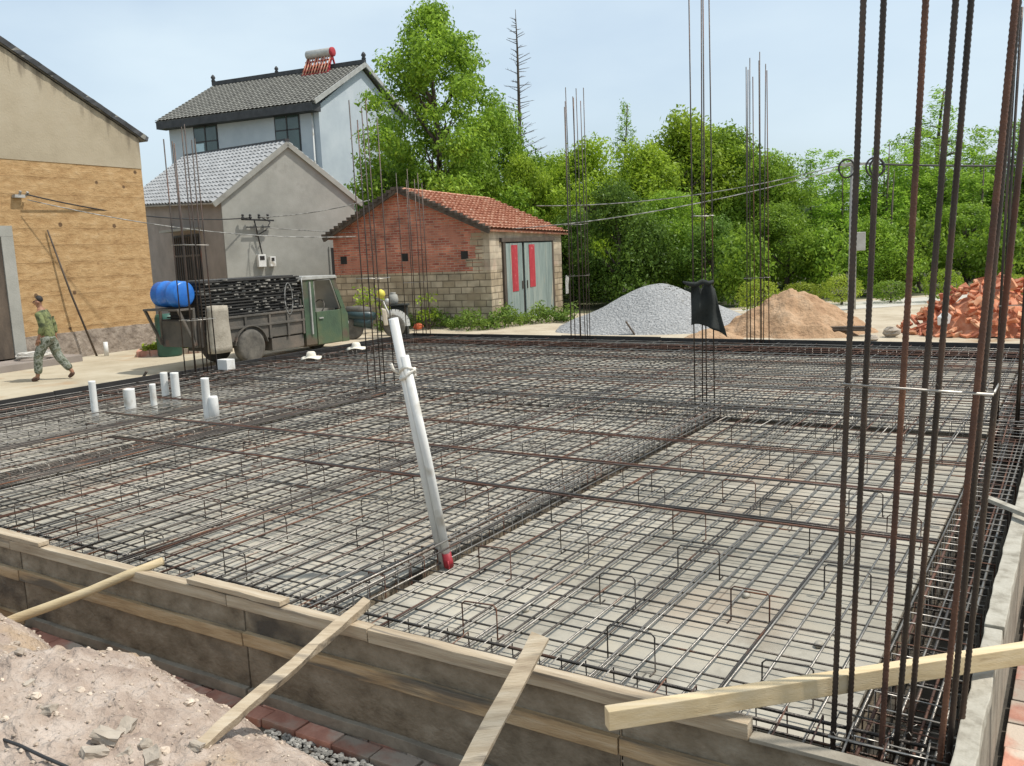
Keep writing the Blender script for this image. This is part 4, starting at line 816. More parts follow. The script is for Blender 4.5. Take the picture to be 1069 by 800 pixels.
# ------------------------------------------------------------------ foliage
def leaves(pts, nrm, size, asp=.5, jit=.9, droop=0):
    n = len(pts); nrm = nrm+rng.normal(0, jit, (n, 3)); nrm[:, 2] += .35; nrm /= np.linalg.norm(nrm, axis=1)[:, None]+1e-9
    d = rng.normal(0, 1, (n, 3)); d[:, 2] -= droop; d -= nrm*(d*nrm).sum(1)[:, None]; d /= np.linalg.norm(d, axis=1)[:, None]+1e-9
    e = np.cross(nrm, d); s = size*rng.uniform(.6, 1.35, (n, 1))
    a = pts-d*s*.5; c = pts+d*s*.5; b1 = pts+e*s*asp*.5+nrm*s*.1; b2 = pts-e*s*asp*.5+nrm*s*.1
    V = np.stack([a, b1, c, b2], 1).reshape(-1, 3); F = np.arange(4*n).reshape(n, 4); return V, F
def blob_pts(blobs, dens, shell=.55):
    P, Q = [], []
    for (c, r) in blobs:
        c = np.array(c); r = np.array(r if hasattr(r, '__len__') else (r, r, r)); n = int(dens*(r[0]*r[1]*r[2])**(2/3))
        q = rng.normal(0, 1, (n, 3)); q /= np.linalg.norm(q, axis=1)[:, None]
        rad = shell+(1-shell)*rng.random((n, 1))**.7; rad *= 1+.18*np.sin(q[:, :1]*7+c[0])*np.sin(q[:, 1:2]*6+c[1])*np.cos(q[:, 2:]*5)
        P.append(c+q*rad*r); Q.append(q)
    return np.concatenate(P), np.concatenate(Q)
def crown(blobs, dens, size, m, name='crown', asp=.5, shell=.55, droop=0, clump=1):
    P, Q = blob_pts(blobs, dens/clump, shell)
    if clump > 1:
        P = np.repeat(P, clump, 0)+rng.normal(0, size*.75, (len(P)*clump, 3)); Q = np.repeat(Q, clump, 0)
    V, F = leaves(P, Q, size, asp, droop=droop); return np_mesh(name, V, F, m)
def trunk_mesh(H, r, limbs, m=None):
    b = MB(); pts = [Vector((.12*math.sin(k*1.3)*k/6, .1*math.cos(k*1.7)*k/6, H*k/6)) for k in range(7)]
    b.tube(pts, [r*(1.25 if k == 0 else 1-.13*k) for k in range(7)], 9)
    for (z, a, L, up) in limbs:
        k = z/H*6; i = min(5, int(k)); p = pts[i].lerp(pts[i+1], k-i); q = Vector((math.cos(a), math.sin(a), up)).normalized()
        mid = p+q*L*.5+Vector((0, 0, .06*L)); e = p+q*L+Vector((0, 0, .2*L)); b.tube([p, mid, e], [r*.45, r*.3, r*.08], 6)
        for s in (-1, 1):
            f = mid+Vector((math.cos(a+s*.7), math.sin(a+s*.7), up+.2)).normalized()*L*.5; b.tube([mid, f], [r*.22, r*.05], 5)
    return b.mesh('trunk', m or M['bark'], True)
def rblobs(n, cx, H0, H1, rw, rb, seed, taper=1.0):
    rd = random.Random(seed); out = []
    for i in range(n):
        t = (i+.5)/n; z = H0+(H1-H0)*t; env = rw*(math.sin(math.pi*min(1, .18+.82*t*taper+.0))**.6 if taper else 1); a = rd.uniform(0, 6.28)+i*2.4; k = rd.uniform(.35, 1)
        s = rb*rd.uniform(.7, 1.25)*(1-.25*t); out.append(((env*k*math.cos(a), env*k*math.sin(a), z), (s*1.15, s*1.15, s*.85)))
    return out
# unit variants (real size in metres)
rd = random.Random(5)
def limbs(n, z0, z1, L, up=.6, seed=1):
    q = random.Random(seed); return [(q.uniform(z0, z1), i*2.4+q.uniform(-.4, .4), L*q.uniform(.7, 1.2), up*q.uniform(.6, 1.4)) for i in range(n)]
VAR = {}
TALL = [(3.2+7.9*t, 3.0*(1-t**1.9)**.7+.3, rd.uniform(.3, 1.05), i*2.4+rd.uniform(-.5, .5), rd.uniform(.5, .85)*(1-.2*t)) for i, t in enumerate(np.linspace(0, 1, 76))]
VAR['tall'] = (crown([((env*k*math.cos(a), env*k*math.sin(a), z), (s_*1.25, s_*1.25, s_*.7)) for z, env, k, a, s_ in TALL], 1150, .165, M['leaf_mid'], shell=.2, clump=4), trunk_mesh(10, .2, limbs(16, 2.6, 8.0, 1.5, .9, 3)), 11.6)
VAR['round1'] = (crown(rblobs(34, 0, 1.3, 6.3, 2.6, .9, 5), 1000, .165, M['leaf_bright'], shell=.3, clump=4), trunk_mesh(5.0, .2, limbs(9, 1.2, 4.0, 1.4, .7, 4)), 7.1)
VAR['round2'] = (crown(rblobs(36, 0, 1.2, 6.2, 2.8, .88, 8), 1000, .16, M['leaf_mid'], shell=.3, clump=4), trunk_mesh(5.0, .18, limbs(9, 1.0, 4.0, 1.4, .7, 6)), 7.0)
VAR['dark'] = (crown(rblobs(24, 0, .7, 4.6, 1.9, .9, 13), 1000, .15, M['leaf_dark'], shell=.3, clump=4), trunk_mesh(4, .14, limbs(7, .6, 3.2, 1.3, .7, 8)), 5.3)
def feather(seed):
    q = random.Random(seed); bl = []
    for s in range(7):
        x, y = q.uniform(-1.1, 1.1), q.uniform(-1.1, 1.1); h = q.uniform(5.5, 8)
        z = 1.2
        while z < h: 
            k = .62*(1-.6*z/h)+.12; a = q.uniform(0, 6.28); bl.append(((x+k*.9*math.cos(a)*q.uniform(.3, 1.3)+.02*z*x, y+k*.9*math.sin(a), z), (k*q.uniform(.8, 1.3), k*q.uniform(.8, 1.3), k*q.uniform(.6, 1.0)))); z += q.uniform(.25, .5)
    return bl
def stems(seed):
    q = random.Random(seed); b = MB()
    for s in range(7):
        x, y = q.uniform(-1.1, 1.1), q.uniform(-1.1, 1.1); h = q.uniform(5.5, 8); b.tube([(x, y, 0), (x*1.08, y, h*.5), (x*1.16, y, h)], [.06, .045, .01], 6)
    return b.mesh('trunk', M['bark'], True)
VAR['feather1'] = (crown(feather(3), 720, .16, M['leaf_feather'], asp=.32, shell=.1, droop=.5), stems(3), 8.2)
VAR['feather2'] = (crown(feather(9), 720, .16, M['leaf_feather'], asp=.32, shell=.1, droop=.5), stems(9), 8.2)
VAR['shrub'] = (crown(rblobs(16, 0, .4, 2.2, 1.25, .6, 31), 620, .17, M['leaf_mid'], shell=.35, clump=3), trunk_mesh(1.8, .07, limbs(6, .2, 1.4, .8, .9, 2)), 2.6)
VAR['ball'] = (crown([((0, 0, .62), (.78, .78, .56))], 4200, .085, M['leaf_yellow'], shell=.72), trunk_mesh(.6, .05, limbs(4, .1, .4, .3, .9, 2)), 1.2)
VAR['wisp'] = (crown([((1.5*(1.06-z/10)*math.cos(i*2.4), 1.5*(1.06-z/10)*math.sin(i*2.4), z), (.9*(1.1-z/11), .9*(1.1-z/11), .34)) for i, z in enumerate(np.linspace(3.0, 9.9, 44))], 620, .15, M['leaf_feather'], asp=.3, shell=.1), trunk_mesh(9.8, .11, limbs(22, 3, 8.6, .7, .25, 9)), 10.0)
def dead():
    b = MB(); b.tube([(0, 0, 0), (.05, 0, 6), (.02, .05, 12), (0, 0, 14)], [.16, .11, .05, .012], 8); q = random.Random(2)
    for k in range(90):
        z = 5+8.6*k/90; a = q.uniform(0, 6.28); L = (1.55-.13*(z-5))*q.uniform(.5, 1.1)
        p = Vector((0, 0, z)); e = p+Vector((math.cos(a), math.sin(a), q.uniform(.1, .5)))*L; b.tube([p, e], [.022, .006], 4)
        for s in (.5, .75): m_ = p.lerp(e, s); b.tube([m_, m_+Vector((math.cos(a+.9), math.sin(a+.9), .3))*L*.3], [.01, .004], 3)
    return b.mesh('trunk', M['bark'], True)
VAR['dead'] = (crown([((rd.uniform(-.5, .5), rd.uniform(-.5, .5), z), (.5, .5, .35)) for z in np.linspace(4.5, 8.6, 9)], 200, .16, M['leaf_dark'], shell=.1), dead(), 14.0)
def tree(kind, name, px, ytop, Y, wpx, label, cat='tree', leafm=None, group=None):
    c, tr, H = VAR[kind]; top = AY(px, ytop, Y); s = top.z/H; base_w = {'tall': 6.0, 'round1': 5.6, 'round2': 5.9, 'dark': 4.7, 'feather1': 3.7, 'feather2': 3.7, 'shrub': 3.4, 'ball': 1.6, 'wisp': 3.4, 'dead': 3}[kind]
    w = wpx*Y/FPX/base_w if wpx else s
    t = thing(name, label, cat, (top.x, top.y, 0), random.uniform(0, 6.28), group)
    if leafm: c = c.copy(); c.materials[0] = M[leafm]
    o1 = link('crown', c, t); o2 = link('trunk', tr, t); t.scale = (w, w, s); return t
BT = 'broadleaf_tree'; GT = 'trees behind the yard'
tree('tall', BT, 448, -4, 36, 152, 'tallest leafy tree rising behind the hut, trunk showing through its crown', group=GT)
tree('dead', 'bare_conifer', 538, 10, 47, 0, 'thin bare conifer with a spiky top standing right of the tallest tree', group=GT)
tree('round2', BT, 512, 90, 41, 110, 'leafy tree directly below the bare conifer', group=GT)
tree('round1', BT, 545, 150, 37, 90, 'bright green tree behind the right end of the hut roof', group=GT)
tree('round2', BT, 408, 128, 38.5, 100, 'leafy tree at the left foot of the tallest tree, close to the villa', group=GT)
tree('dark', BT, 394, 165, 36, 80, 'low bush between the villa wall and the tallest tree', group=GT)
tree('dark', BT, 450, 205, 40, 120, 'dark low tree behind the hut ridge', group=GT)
tree('round1', BT, 612, 132, 37, 120, 'rounded bright tree behind the column cage that carries the white rag', group=GT)
tree('wisp', BT, 652, 106, 46, 70, 'sparse tree poking up between two rounded bright trees', group=GT)
tree('round1', BT, 705, 104, 40, 150, 'highest rounded yellow-green tree at the centre of the wood', group=GT)
tree('round2', BT, 768, 118, 41, 130, 'mid green tree just right of the highest rounded tree', group=GT)
tree('feather1', 'feathery_tree', 815, 148, 42, 110, 'feathery tree behind the far column cage with rusty foot', group=GT)
tree('feather2', 'feathery_tree', 858, 150, 40, 100, 'feathery tree left of the concrete utility pole', group=GT)
tree('feather1', 'feathery_tree', 905, 142, 41, 110, 'feathery tree standing right behind the concrete utility pole', group=GT)
tree('feather2', 'feathery_tree', 950, 128, 43, 110, 'feathery tree between the utility pole and the thick column bars', group=GT)
tree('wisp', 'feathery_tree', 982, 92, 47, 120, 'tall thin wispy tree topping the wood behind the thick column bars', group=GT)
tree('feather1', 'feathery_tree', 1005, 150, 40, 110, 'feathery tree above the middle of the brick heap', group=GT)
tree('feather2', 'feathery_tree', 1052, 122, 43, 120, 'feathery tree at the right edge above the brick heap', group=GT)
tree('feather1', 'feathery_tree', 1100, 112, 42, 120, 'feathery tree just outside the right edge of the photo', group=GT)
tree('round1', BT, 578, 150, 43, 120, 'bright tree between the hut roof and the white-rag column cage', group=GT)
tree('round1', BT, 662, 138, 38.5, 130, 'bright yellow-green tree left of the highest rounded tree', group=GT)
tree('round1', BT, 742, 120, 42, 140, 'yellow-green tree behind the slim middle column cage', group=GT)
tree('round2', BT, 800, 150, 38, 110, 'mid green tree right behind the rusty-footed cage', group=GT)
tree('round2', BT, 486, 130, 39, 120, 'leafy tree filling the gap between the tallest tree and the bare conifer', group=GT)
US = 'undergrowth bushes under the trees'
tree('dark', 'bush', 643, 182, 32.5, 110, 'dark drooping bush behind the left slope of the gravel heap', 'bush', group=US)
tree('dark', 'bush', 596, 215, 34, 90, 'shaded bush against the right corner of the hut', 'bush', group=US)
tree('round2', 'bush', 700, 190, 34, 110, 'large bush right behind the top of the gravel heap', 'bush', 'leaf_mid', group=US)
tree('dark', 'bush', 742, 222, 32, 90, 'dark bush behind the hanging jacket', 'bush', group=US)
tree('shrub', 'bush', 775, 232, 31, 90, 'broad-leaved bush between the jacket and the rusty-footed cage', 'bush', group=US)
tree('round1', 'bush', 822, 205, 34, 100, 'big green bush behind the sand heap', 'bush', 'leaf_mid', group=US)
tree('shrub', 'bush', 868, 228, 33, 90, 'glossy bush left of the utility pole foot', 'bush', group=US)
tree('dark', 'bush', 918, 222, 33.5, 90, 'dark bush right of the utility pole foot', 'bush', 'leaf_mid', group=US)
tree('shrub', 'bush', 962, 215, 33.5, 100, 'bush behind the left end of the brick heap', 'bush', group=US)
tree('round2', 'bush', 1010, 205, 35, 110, 'large bush behind the top of the brick heap', 'bush', group=US)
tree('shrub', 'bush', 1058, 222, 33, 100, 'bush at the right edge behind the brick heap', 'bush', group=US)
tree('dark', 'bush', 1100, 205, 35, 100, 'bush beyond the right edge of the photo', 'bush', group=US)
TB = 'clipped yellow-green bushes'
tree('ball', 'clipped_bush', 792, 291, 27.0, 46, 'clipped yellow-green bush behind the rusty-footed cage', 'bush', group=TB)
tree('ball', 'clipped_bush', 879, 286, 29.5, 44, 'clipped yellow-green bush at the foot of the utility pole', 'bush', group=TB)
tree('ball', 'clipped_bush', 930, 292, 29.5, 44, 'darker clipped bush beside the pale road', 'bush', 'leaf_mid', group=TB)
tree('ball', 'clipped_bush', 985, 280, 29, 42, 'clipped bush peeping over the brick heap', 'bush', 'leaf_bright', group=TB)
tree('ball', 'clipped_bush', 838, 294, 30.5, 44, 'yellowish clipped bush topping the sand heap', 'bush', group=TB)
tree('ball', 'clipped_bush', 1062, 286, 29, 44, 'clipped bush at the right edge behind the bricks', 'bush', group=TB)
# far wood as one mass
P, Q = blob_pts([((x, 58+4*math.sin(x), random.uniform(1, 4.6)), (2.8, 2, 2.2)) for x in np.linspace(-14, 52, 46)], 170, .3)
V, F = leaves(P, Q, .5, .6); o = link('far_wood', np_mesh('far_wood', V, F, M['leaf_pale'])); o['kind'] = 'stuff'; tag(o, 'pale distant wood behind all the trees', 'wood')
# weeds round the hut, plants in front
def weeds(name, pts, size, m, label):
    pts = np.array(pts); V, F = leaves(pts, np.tile([0, 0, 1.], (len(pts), 1)), size, .35, 1.2); o = link(name, np_mesh(name, V, F, m)); o['kind'] = 'stuff'; tag(o, label, 'weeds')
pts = []
for k in range(1700):
    t = random.random(); q = AY(395+205*t, 335, 26.9+.8*math.sin(t*9)+random.uniform(-.6, .7)); h = (.25+.45*abs(math.sin(t*17)))*random.random()**.6
    for _ in range(3): pts.append((q.x+random.gauss(0, .07), q.y+random.gauss(0, .07), h*random.uniform(.4, 1)))
weeds('weeds', pts, .13, M['grass'], 'green weeds growing along the foot of the brick hut')
def plant(px, py, h, w, label, n=500, leaf=.1, Y=None, m='leaf_bright', name='young_plant'):
    P = G(px, py, 0) if Y is None else AY(px, py, Y); P.z = 0
    t = thing(name, label, 'plant', P)
    bl = [((random.uniform(-w, w)*.35, random.uniform(-w, w)*.35, h*random.uniform(.35, .95)), (w*.33, w*.33, h*.18)) for _ in range(7)]
    link('foliage', crown(bl, n/(7*(w*.33)**2*1.2+1e-6)*.6, leaf, M[m], 'foliage', .5, .2), t)
    b = MB(); [b.tube([(0, 0, 0), (c[0]*.5, c[1]*.5, c[2]*.55), c], [.02, .014, .005], 5) for c, r in bl]; b.build('stem', M['bark'], t, True)
plant(447, 338, 1.05, .75, 'young leafy plant by the hut wall right of the corner cage', Y=26.6)
plant(375, 338, 1.35, .9, 'bushy plant before the left end of the hut gable', Y=26.2)
plant(402, 338, 1.3, .7, 'sparse plant above the motorcycle by the hut gable', Y=26.4, n=300)
P = G(192, 368, 0); gb = thing('garden_bed', 'low brick edged bed of yellow-green vegetables beside the path', 'garden bed', P, SROT+.9)
b = MB()
for k in range(9):
    for s in (-1, 1): b.box(-1.0+k*.225, -1.0+k*.225+.21, s*.5-.05, s*.5+.05, 0, .13+random.uniform(0, .03))
for s in (-1, 1):
    for k in range(4): b.box(s*1.05-.05, s*1.05+.05, -.45+k*.23, -.45+k*.23+.21, 0, .13)
b.build('brick_edging', M['brick_red'], gb)
MB().box(-.99, .99, -.445, .445, 0, .1).build('soil', M['pit'], gb)
bl = [((random.uniform(-.9, .9), random.uniform(-.38, .38), .2), (.17, .17, .12)) for _ in range(40)]
link('vegetables', crown(bl, 2600, .1, M['leaf_yellow'], 'vegetables', .6, .2), gb)
# ------------------------------------------------------------------ heaps
def heap(name, cx, cy, lx, ly, h, rot, m, label, cat, seed, ridge=.35, rough=.05, n=70, f=1.0):
    V = []; F = []
    for j in range(n+1):
        for i in range(n+1):
            x = -1+2*i/n; y = -1+2*j/n; r = math.hypot(x*(1 if x > 0 else .97), y*.97)
            r2 = r*(1+.16*noise.noise((x*1.6+seed, y*1.6, 0))); z = h*max(0, (1-math.hypot(r2, .30*ridge+.08))/(1-(.30*ridge+.08)))**1.05
            z += (rough*(noise.noise((x*5*f+seed, y*5*f, 1))+.5*noise.noise((x*12*f, y*12*f, seed))+.35*noise.noise((x*26*f, y*26*f, seed))))*min(1, z/(h*.12)) - .04
            V.append((x*lx, y*ly, z))
    W = n+1; F = np.array([(j*W+i, j*W+i+1, (j+1)*W+i+1, (j+1)*W+i) for j in range(n) for i in range(n)])
    o = link(name, np_mesh(name, np.array(V), F, m, True), None, (cx, cy, 0), rot); return tag(o, label, cat)
heap('gravel_heap', 4.05, 24.3, 2.75, 2.0, 1.22, -.2, M['gravel'], 'long heap of light grey gravel beyond the far form', 'gravel heap', 3, .5, .02, 90)
heap('sand_heap', 6.85, 21.6, 1.92, 1.5, 1.05, -.3, M['sand'], 'heap of orange sand between the gravel and the pale road', 'sand heap', 9, .5, .11, 90)
heap('sand_heap', 4.75, 21.0, .8, .5, .28, -.3, M['sand'], 'low spill of orange sand right behind the far form below the jacket', 'sand heap', 5, .5, .04, 30)
b = MB(); qr = random.Random(4)
def stone(b, c, s, q, n=7):
    vs = []; fs = []; pr = [(-.75, .55), (-.2, .95), (.35, .9), (.8, .45)]
    for (z, r) in pr:
        for k in range(n): a = 6.283*k/n+z; f = r*q.uniform(.7, 1.2); vs.append((c[0]+s*f*math.cos(a), c[1]+s*f*math.sin(a)*.85, c[2]+s*z*.7*q.uniform(.85, 1.1)))
    fs = [(i*n+k, i*n+(k+1) % n, (i+1)*n+(k+1) % n, (i+1)*n+k) for i in range(3) for k in range(n)]+[tuple(range(n-1, -1, -1)), tuple(3*n+k for k in range(n))]
    b.add(vs, fs)
for k in range(1500):
    a = qr.uniform(0, 6.28); r = qr.uniform(0, 1.04)**.5; x = r*math.cos(a)*2.55; y = r*math.sin(a)*1.85; z = 1.22*max(0, (1-math.hypot(r, .23))/.77)**1.05-.02
    stone(b, (x, y, max(.005, z-.02)), qr.uniform(.012, .028), qr, 5)
o = b.build('loose_gravel', M['pebble'], None, loc=(4.05, 24.3, 0), rotz=-.2); o['kind'] = 'stuff'; tag(o, 'loose stones strewn over the gravel heap', 'gravel')
# brick heap: a core of hidden rubble plus individual bricks
bc = (10.8, 19.9)
bh = lambda x, y: 1.2*max(0, 1-(abs(x/2.0)**1.4+abs(y/1.5)**1.4))**.85
M['brick_b'] = mat('pale_orange_brick', [(.3, (.5, .20, .10)), (.5, (.6, .29, .155)), (.75, (.66, .43, .28))], 5, .9, .4, 50, dist=.006)
M['brick_c'] = mat('deep_red_brick', [(.3, (.3, .085, .045)), (.5, (.42, .14, .075)), (.75, (.52, .24, .15))], 5, .9, .4, 50, dist=.006)
bm_ = [MB().box(-L_/2, L_/2, -.0575, .0575, -.0265, .0265).mesh('brick', M[k], bevel=.004) for L_, k in ((.24, 'brick_new'), (.24, 'brick_b'), (.17, 'brick_new'), (.24, 'brick_c'))]
core = heap('brick_rubble', bc[0], bc[1], 1.85, 1.3, 1.0, -.45, M['brick_new'], 'core of the brick heap', 'rubble', 2, .6, .1, 50); core['kind'] = 'stuff'; core['label'] = 'broken brick rubble filling the heap under the loose bricks'
cr, sr = math.cos(-.45), math.sin(-.45); nb = 0
while nb < 290:
    x = random.uniform(-2.05, 2.05); y = random.uniform(-1.5, 1.2)
    if abs(x/2.05)**1.7+abs(y/1.5)**1.7 > 1 or (y > .55 and random.random() < .8): continue
    o = bpy.data.objects.new('brick', bm_[nb % 4]); COL.objects.link(o); z = bh(x, y)
    o.location = (bc[0]+x*cr-y*sr, bc[1]+x*sr+y*cr, max(.05, z+random.uniform(-.05, .07))); o.rotation_euler = (random.gauss(0, .55), random.gauss(0, .55), random.uniform(0, 6.28))
    tag(o, 'loose orange brick tumbled in the big brick heap at the right', 'brick', 'bricks tumbled in the heap'); nb += 1
for (px, py, s, lab) in ((930, 352, .22, 'clod of pale rubble lying left of the brick heap'), (912, 356, .12, 'small stone lying left of the pale rubble clod')):
    b = MB(); stone(b, (0, 0, .5*s), s, qr, 9); tag(b.build('rubble_clod', M['chunk'], None, loc=G(px, py, 0)), lab, 'rubble')
b = MB(); q = G(985, 352, 0); b.prism([(-.14, 0), (.12, .02), (.17, .2), (.02, .3), (-.16, .18)], -.05, .05); tag(b.build('plastic_bag', M['pvc'], None, bevel=.02, loc=q+Vector((.05, .1, .25)), rotz=.4), 'crumpled white plastic bag on the front of the brick heap', 'bag')
b = MB(); b.box(-.5, .5, -.13, .13, 0, .05).box(-.3, .45, -.1, .12, .052, .1); tag(b.build('timber_scrap', M['wood_dark'], None, bevel=.01, loc=G(885, 352, 0)+Vector((0, .25, .12)), rotz=-.4), 'dark scrap timber lying behind the far form before the sand', 'timber')
b = MB(); b.bar((-.12, 0, .0), (.12, 0, .34), .05, .03); tag(b.build('wood_stake', M['wood_dark'], None, loc=G(660, 351, .0)+Vector((0, .3, 0)), rotz=2.6), 'short slanting stake behind the far form before the gravel', 'stake')
b = MB(); b.bar((-.1, 0, .0), (.14, 0, .33), .06, .03); tag(b.build('wood_stake', M['wood_dark'], None, loc=S(14.25, 6.6, .0), rotz=SROT+.5), 'short slanting stake against the left form near the man', 'stake')
# ------------------------------------------------------------------ dirt mound in front
def h_mound(u, v):
    edge = -.30-.05*noise.noise((u*1.7, 0, 3))-.05*max(0, min(1, (6-u)/.6))*max(0, min(1, (u-3.4)/.5))-.16*math.exp(-((u-4.95)/.32)**2)+.07*math.exp(-((u-4.3)/.3)**2)-.22*max(0, min(1, (3.75-u)/1.4))
    d = edge-v
    if d < 0: return -.49
    up = 1-math.exp(-(d/.24)**.85)
    top = .28*min(1, max(0, (u-2.3)/2.2))-.10*max(0, min(1, (3.4-u)/1.2))
    n = noise.noise; lump = max(0, n((u*4.1, v*4.1, 12)))**1.3
    return -.47+up*(.47+top*.7+.06*n((u*1.1, v*1.1, 1))+.05*n((u*3.3, v*3.3, 2))+.06*lump+.05*abs(n((u*7, v*7, 5)))+.03*n((u*14, v*14, 6))+.02*abs(n((u*27, v*27, 7)))+.012*n((u*58, v*58, 7)))
us = np.concatenate([np.arange(1.0, 6.9, .026), np.arange(6.9, 9.6, .15)]); vs_ = np.concatenate([np.arange(-4.6, -2.2, .12), np.arange(-2.2, -.1, .024)])
V = np.array([(-u, v, h_mound(u, v)) for v in vs_ for u in us]); W = len(us)
F = np.array([(j*W+i, j*W+i+1, (j+1)*W+i+1, (j+1)*W+i) for j in range(len(vs_)-1) for i in range(W-1)])
o = link('dirt_mound', np_mesh('dirt_mound', V, F, M['mound'], True), None, S(0, 0, 0), SROT); struct(o)
b = MB(); qr = random.Random(8)
for k in range(3600):
    u = qr.uniform(1.3, 7); v = -qr.uniform(.2, 1.0)**1.3*2.2
    if h_mound(u, v) < -.47: continue
    s = .0045+.012*qr.random()**3 if qr.random() < .965 else qr.uniform(.018, .038)
    stone(b, (-u, v, h_mound(u, v)+s*.12), s, qr, 5)
o = b.build('rubble', M['rubble'], None, loc=S(0, 0, 0), rotz=SROT); o['kind'] = 'stuff'; tag(o, 'small stones and rubble strewn over the dirt mound', 'rubble')
b = MB()
for k in range(700):
    u = qr.uniform(.9, 3.6); v = -.22-abs(qr.gauss(0, .07)); s = qr.uniform(.008, .021); z = max(-.45, h_mound(u, v)); stone(b, (-u, v, z+s*.4), s, qr, 6)
o = b.build('loose_gravel', M['pebble'], None, loc=S(0, 0, 0), rotz=SROT); o['kind'] = 'stuff'; tag(o, 'grey gravel lying along the near brick course', 'gravel')
for k, (px, py, s) in enumerate(((112, 772, .075), (132, 762, .06), (148, 780, .055), (98, 790, .07), (160, 792, .06), (128, 790, .05), (52, 742, .05), (205, 780, .04), (30, 715, .035))):
    P = G(px, py, 0); u, v = UV(P)
    for _ in range(6): P = G(px, py, h_mound(u, v)); u, v = UV(P)
    bmc = bmesh.new(); bmesh.ops.create_cube(bmc, size=1); bmesh.ops.subdivide_edges(bmc, edges=bmc.edges, cuts=2, use_grid_fill=True)
    for q in bmc.verts: q.co = Vector((q.co.x*1.5*s, q.co.y*1.0*s, q.co.z*.75*s))*(1+.35*noise.noise(q.co*2.3+Vector((k*3.1, 0, 0)))); q.co += Vector((noise.noise(q.co*40+Vector((k, 1, 2))), noise.noise(q.co*40+Vector((5, k, 2))), noise.noise(q.co*40+Vector((1, 9, k)))))*s*.1
    me = bpy.data.meshes.new('concrete_chunk'); bmc.to_mesh(me); bmc.free(); me.materials.append(M['chunk']); o = link('concrete_chunk', me, None, P+Vector((0, 0, s*.15)), k*1.3); o.rotation_euler = (.3*math.sin(k*2), .35*math.cos(k*3), k*1.3)
    tag(o, 'broken pale concrete chunk half buried in the dirt mound in the foreground', 'rubble chunk', 'concrete chunks on the dirt mound')
pts = []
for px, py in ((-30, 762), (0, 771), (20, 778), (45, 790), (75, 803), (110, 822)):
    P = G(px, py, 0); u, v = UV(P)
    for _ in range(6): P = G(px, py, h_mound(u, v)+.02); u, v = UV(P)
    pts.append(P)
b = MB(); b.tube(pts, .008, 7); place(b, 'black_cable', M['cable'], 'black cable lying over the dirt mound in the bottom left corner', 'cable', True)
# ------------------------------------------------------------------ pole and cables
pP = AY(889, 330, 27.5); pP.z = 0; ptz = AY(890, 172, 27.5).z
up_ = thing('utility_pole', 'concrete utility pole with grey box and black cable coils before the feathery trees', 'utility pole', pP)
MB().tube([(0, 0, -.05), (0, 0, ptz+.15)], [.12, .095], 16).build('pole', M['pole_conc'], up_, True)
MB().box(-.02, .28, -.3, -.12, ptz-2.55, ptz-2.0).build('junction_box', M['pole_conc'], up_, bevel=.02)
b = MB()
for (x, rr) in ((-.28, .24), (.55, .26), (.62, .22)):
    b.tube([(x+rr*math.cos(a), -.2+.02*math.sin(a*3), ptz-.12+rr*1.1*math.sin(a)) for a in np.linspace(0, 12.5, 50)], .028, 6)
b.build('cable_coil', M['cable'], up_, True)
b = MB(); b.bar((-.5, -.14, ptz), (.7, -.14, ptz), .07, .07); b.build('cross_arm', M['pole_conc'], up_)
def sag(P0, P1, s, n=16): return [P0.lerp(P1, i/n)-Vector((0, 0, s*4*(i/n)*(1-i/n))) for i in range(n+1)]
def cable(pts, r, m, label): b = MB(); b.tube(pts, r, 5); return place(b, 'overhead_cable', m, label, 'cable', True)
pt = Vector((pP.x, pP.y-.15, ptz)); mudb = W_mud(-3.6, 4.02, .2); gb_ = Vector((-8.93+.77*1.0+.637*.0, 28.99+.637*1.0-.77*.2, 3.6))
hutL = AY(600, 233, 27.8)
cable(sag(mudb, gb_, .25), .018, M['cable'], 'dark overhead cable from the earth house bracket to the grey house bracket')
cable(sag(W_mud(-3.6, 3.9, .2), AY(372, 247, 27.0), .3), .012, M['cable_pale'], 'pale overhead cable from the earth house towards the hut')
cable(sag(gb_+Vector((.3, 0, 0)), AY(386, 209, 27.5), .1), .014, M['cable_pale'], 'pale overhead cable crossing the grey house gable upward to the right')
cable(sag(gb_+Vector((.2, -.05, -.3)), hutL, .25), .014, M['cable_pale'], 'pale overhead cable from the grey house bracket past the hut roof')
cable(sag(hutL, pt, .18), .015, M['cable_pale'], 'lower pale cable rising from the hut corner to the utility pole')
cable(sag(AY(560, 215, 31), pt+Vector((0, 0, .08)), .35), .015, M['cable_pale'], 'upper pale cable running in front of the trees to the utility pole')
cable(sag(pt+Vector((.3, 0, 0)), AY(1110, 172, 27.5), .05), .03, M['cable'], 'black cable running from the utility pole to the right edge')
# ------------------------------------------------------------------ motorcycle and clutter by the hut
mP = AY(390, 352, 24.6); mP.z = 0
mc = thing('motorcycle', 'dark motorcycle with white mudguard parked between truck and hut', 'motorcycle', mP, R(8))
for x, nm in ((-.55, 'wheel'), (.58, 'wheel')):
    b = MB(); b.lathe([(.2, -.04), (.26, -.05), (.29, -.03), (.3, 0), (.29, .03), (.26, .05), (.2, .04)], 24, (x, 0, .3), 'y'); w = b.build('wheel', M['rubber'], mc, True)
    b = MB(); b.lathe([(.21, -.015), (.06, -.03), (.06, .03), (.21, .015)], 18, (x, 0, .3), 'y'); b.build('rim', M['metal_pale'], w, True)
b = MB()
pts = [(.58+.36*math.cos(a), .33+.36*math.sin(a)) for a in np.linspace(-.1, 2.7, 12)]
for (x0, z0), (x1, z1) in zip(pts[:-1], pts[1:]): b.bar((x0, 0, z0), (x1, 0, z1), .16, .02, up=(0, 1, 0))
b.build('mudguard', M['pvc'], mc)
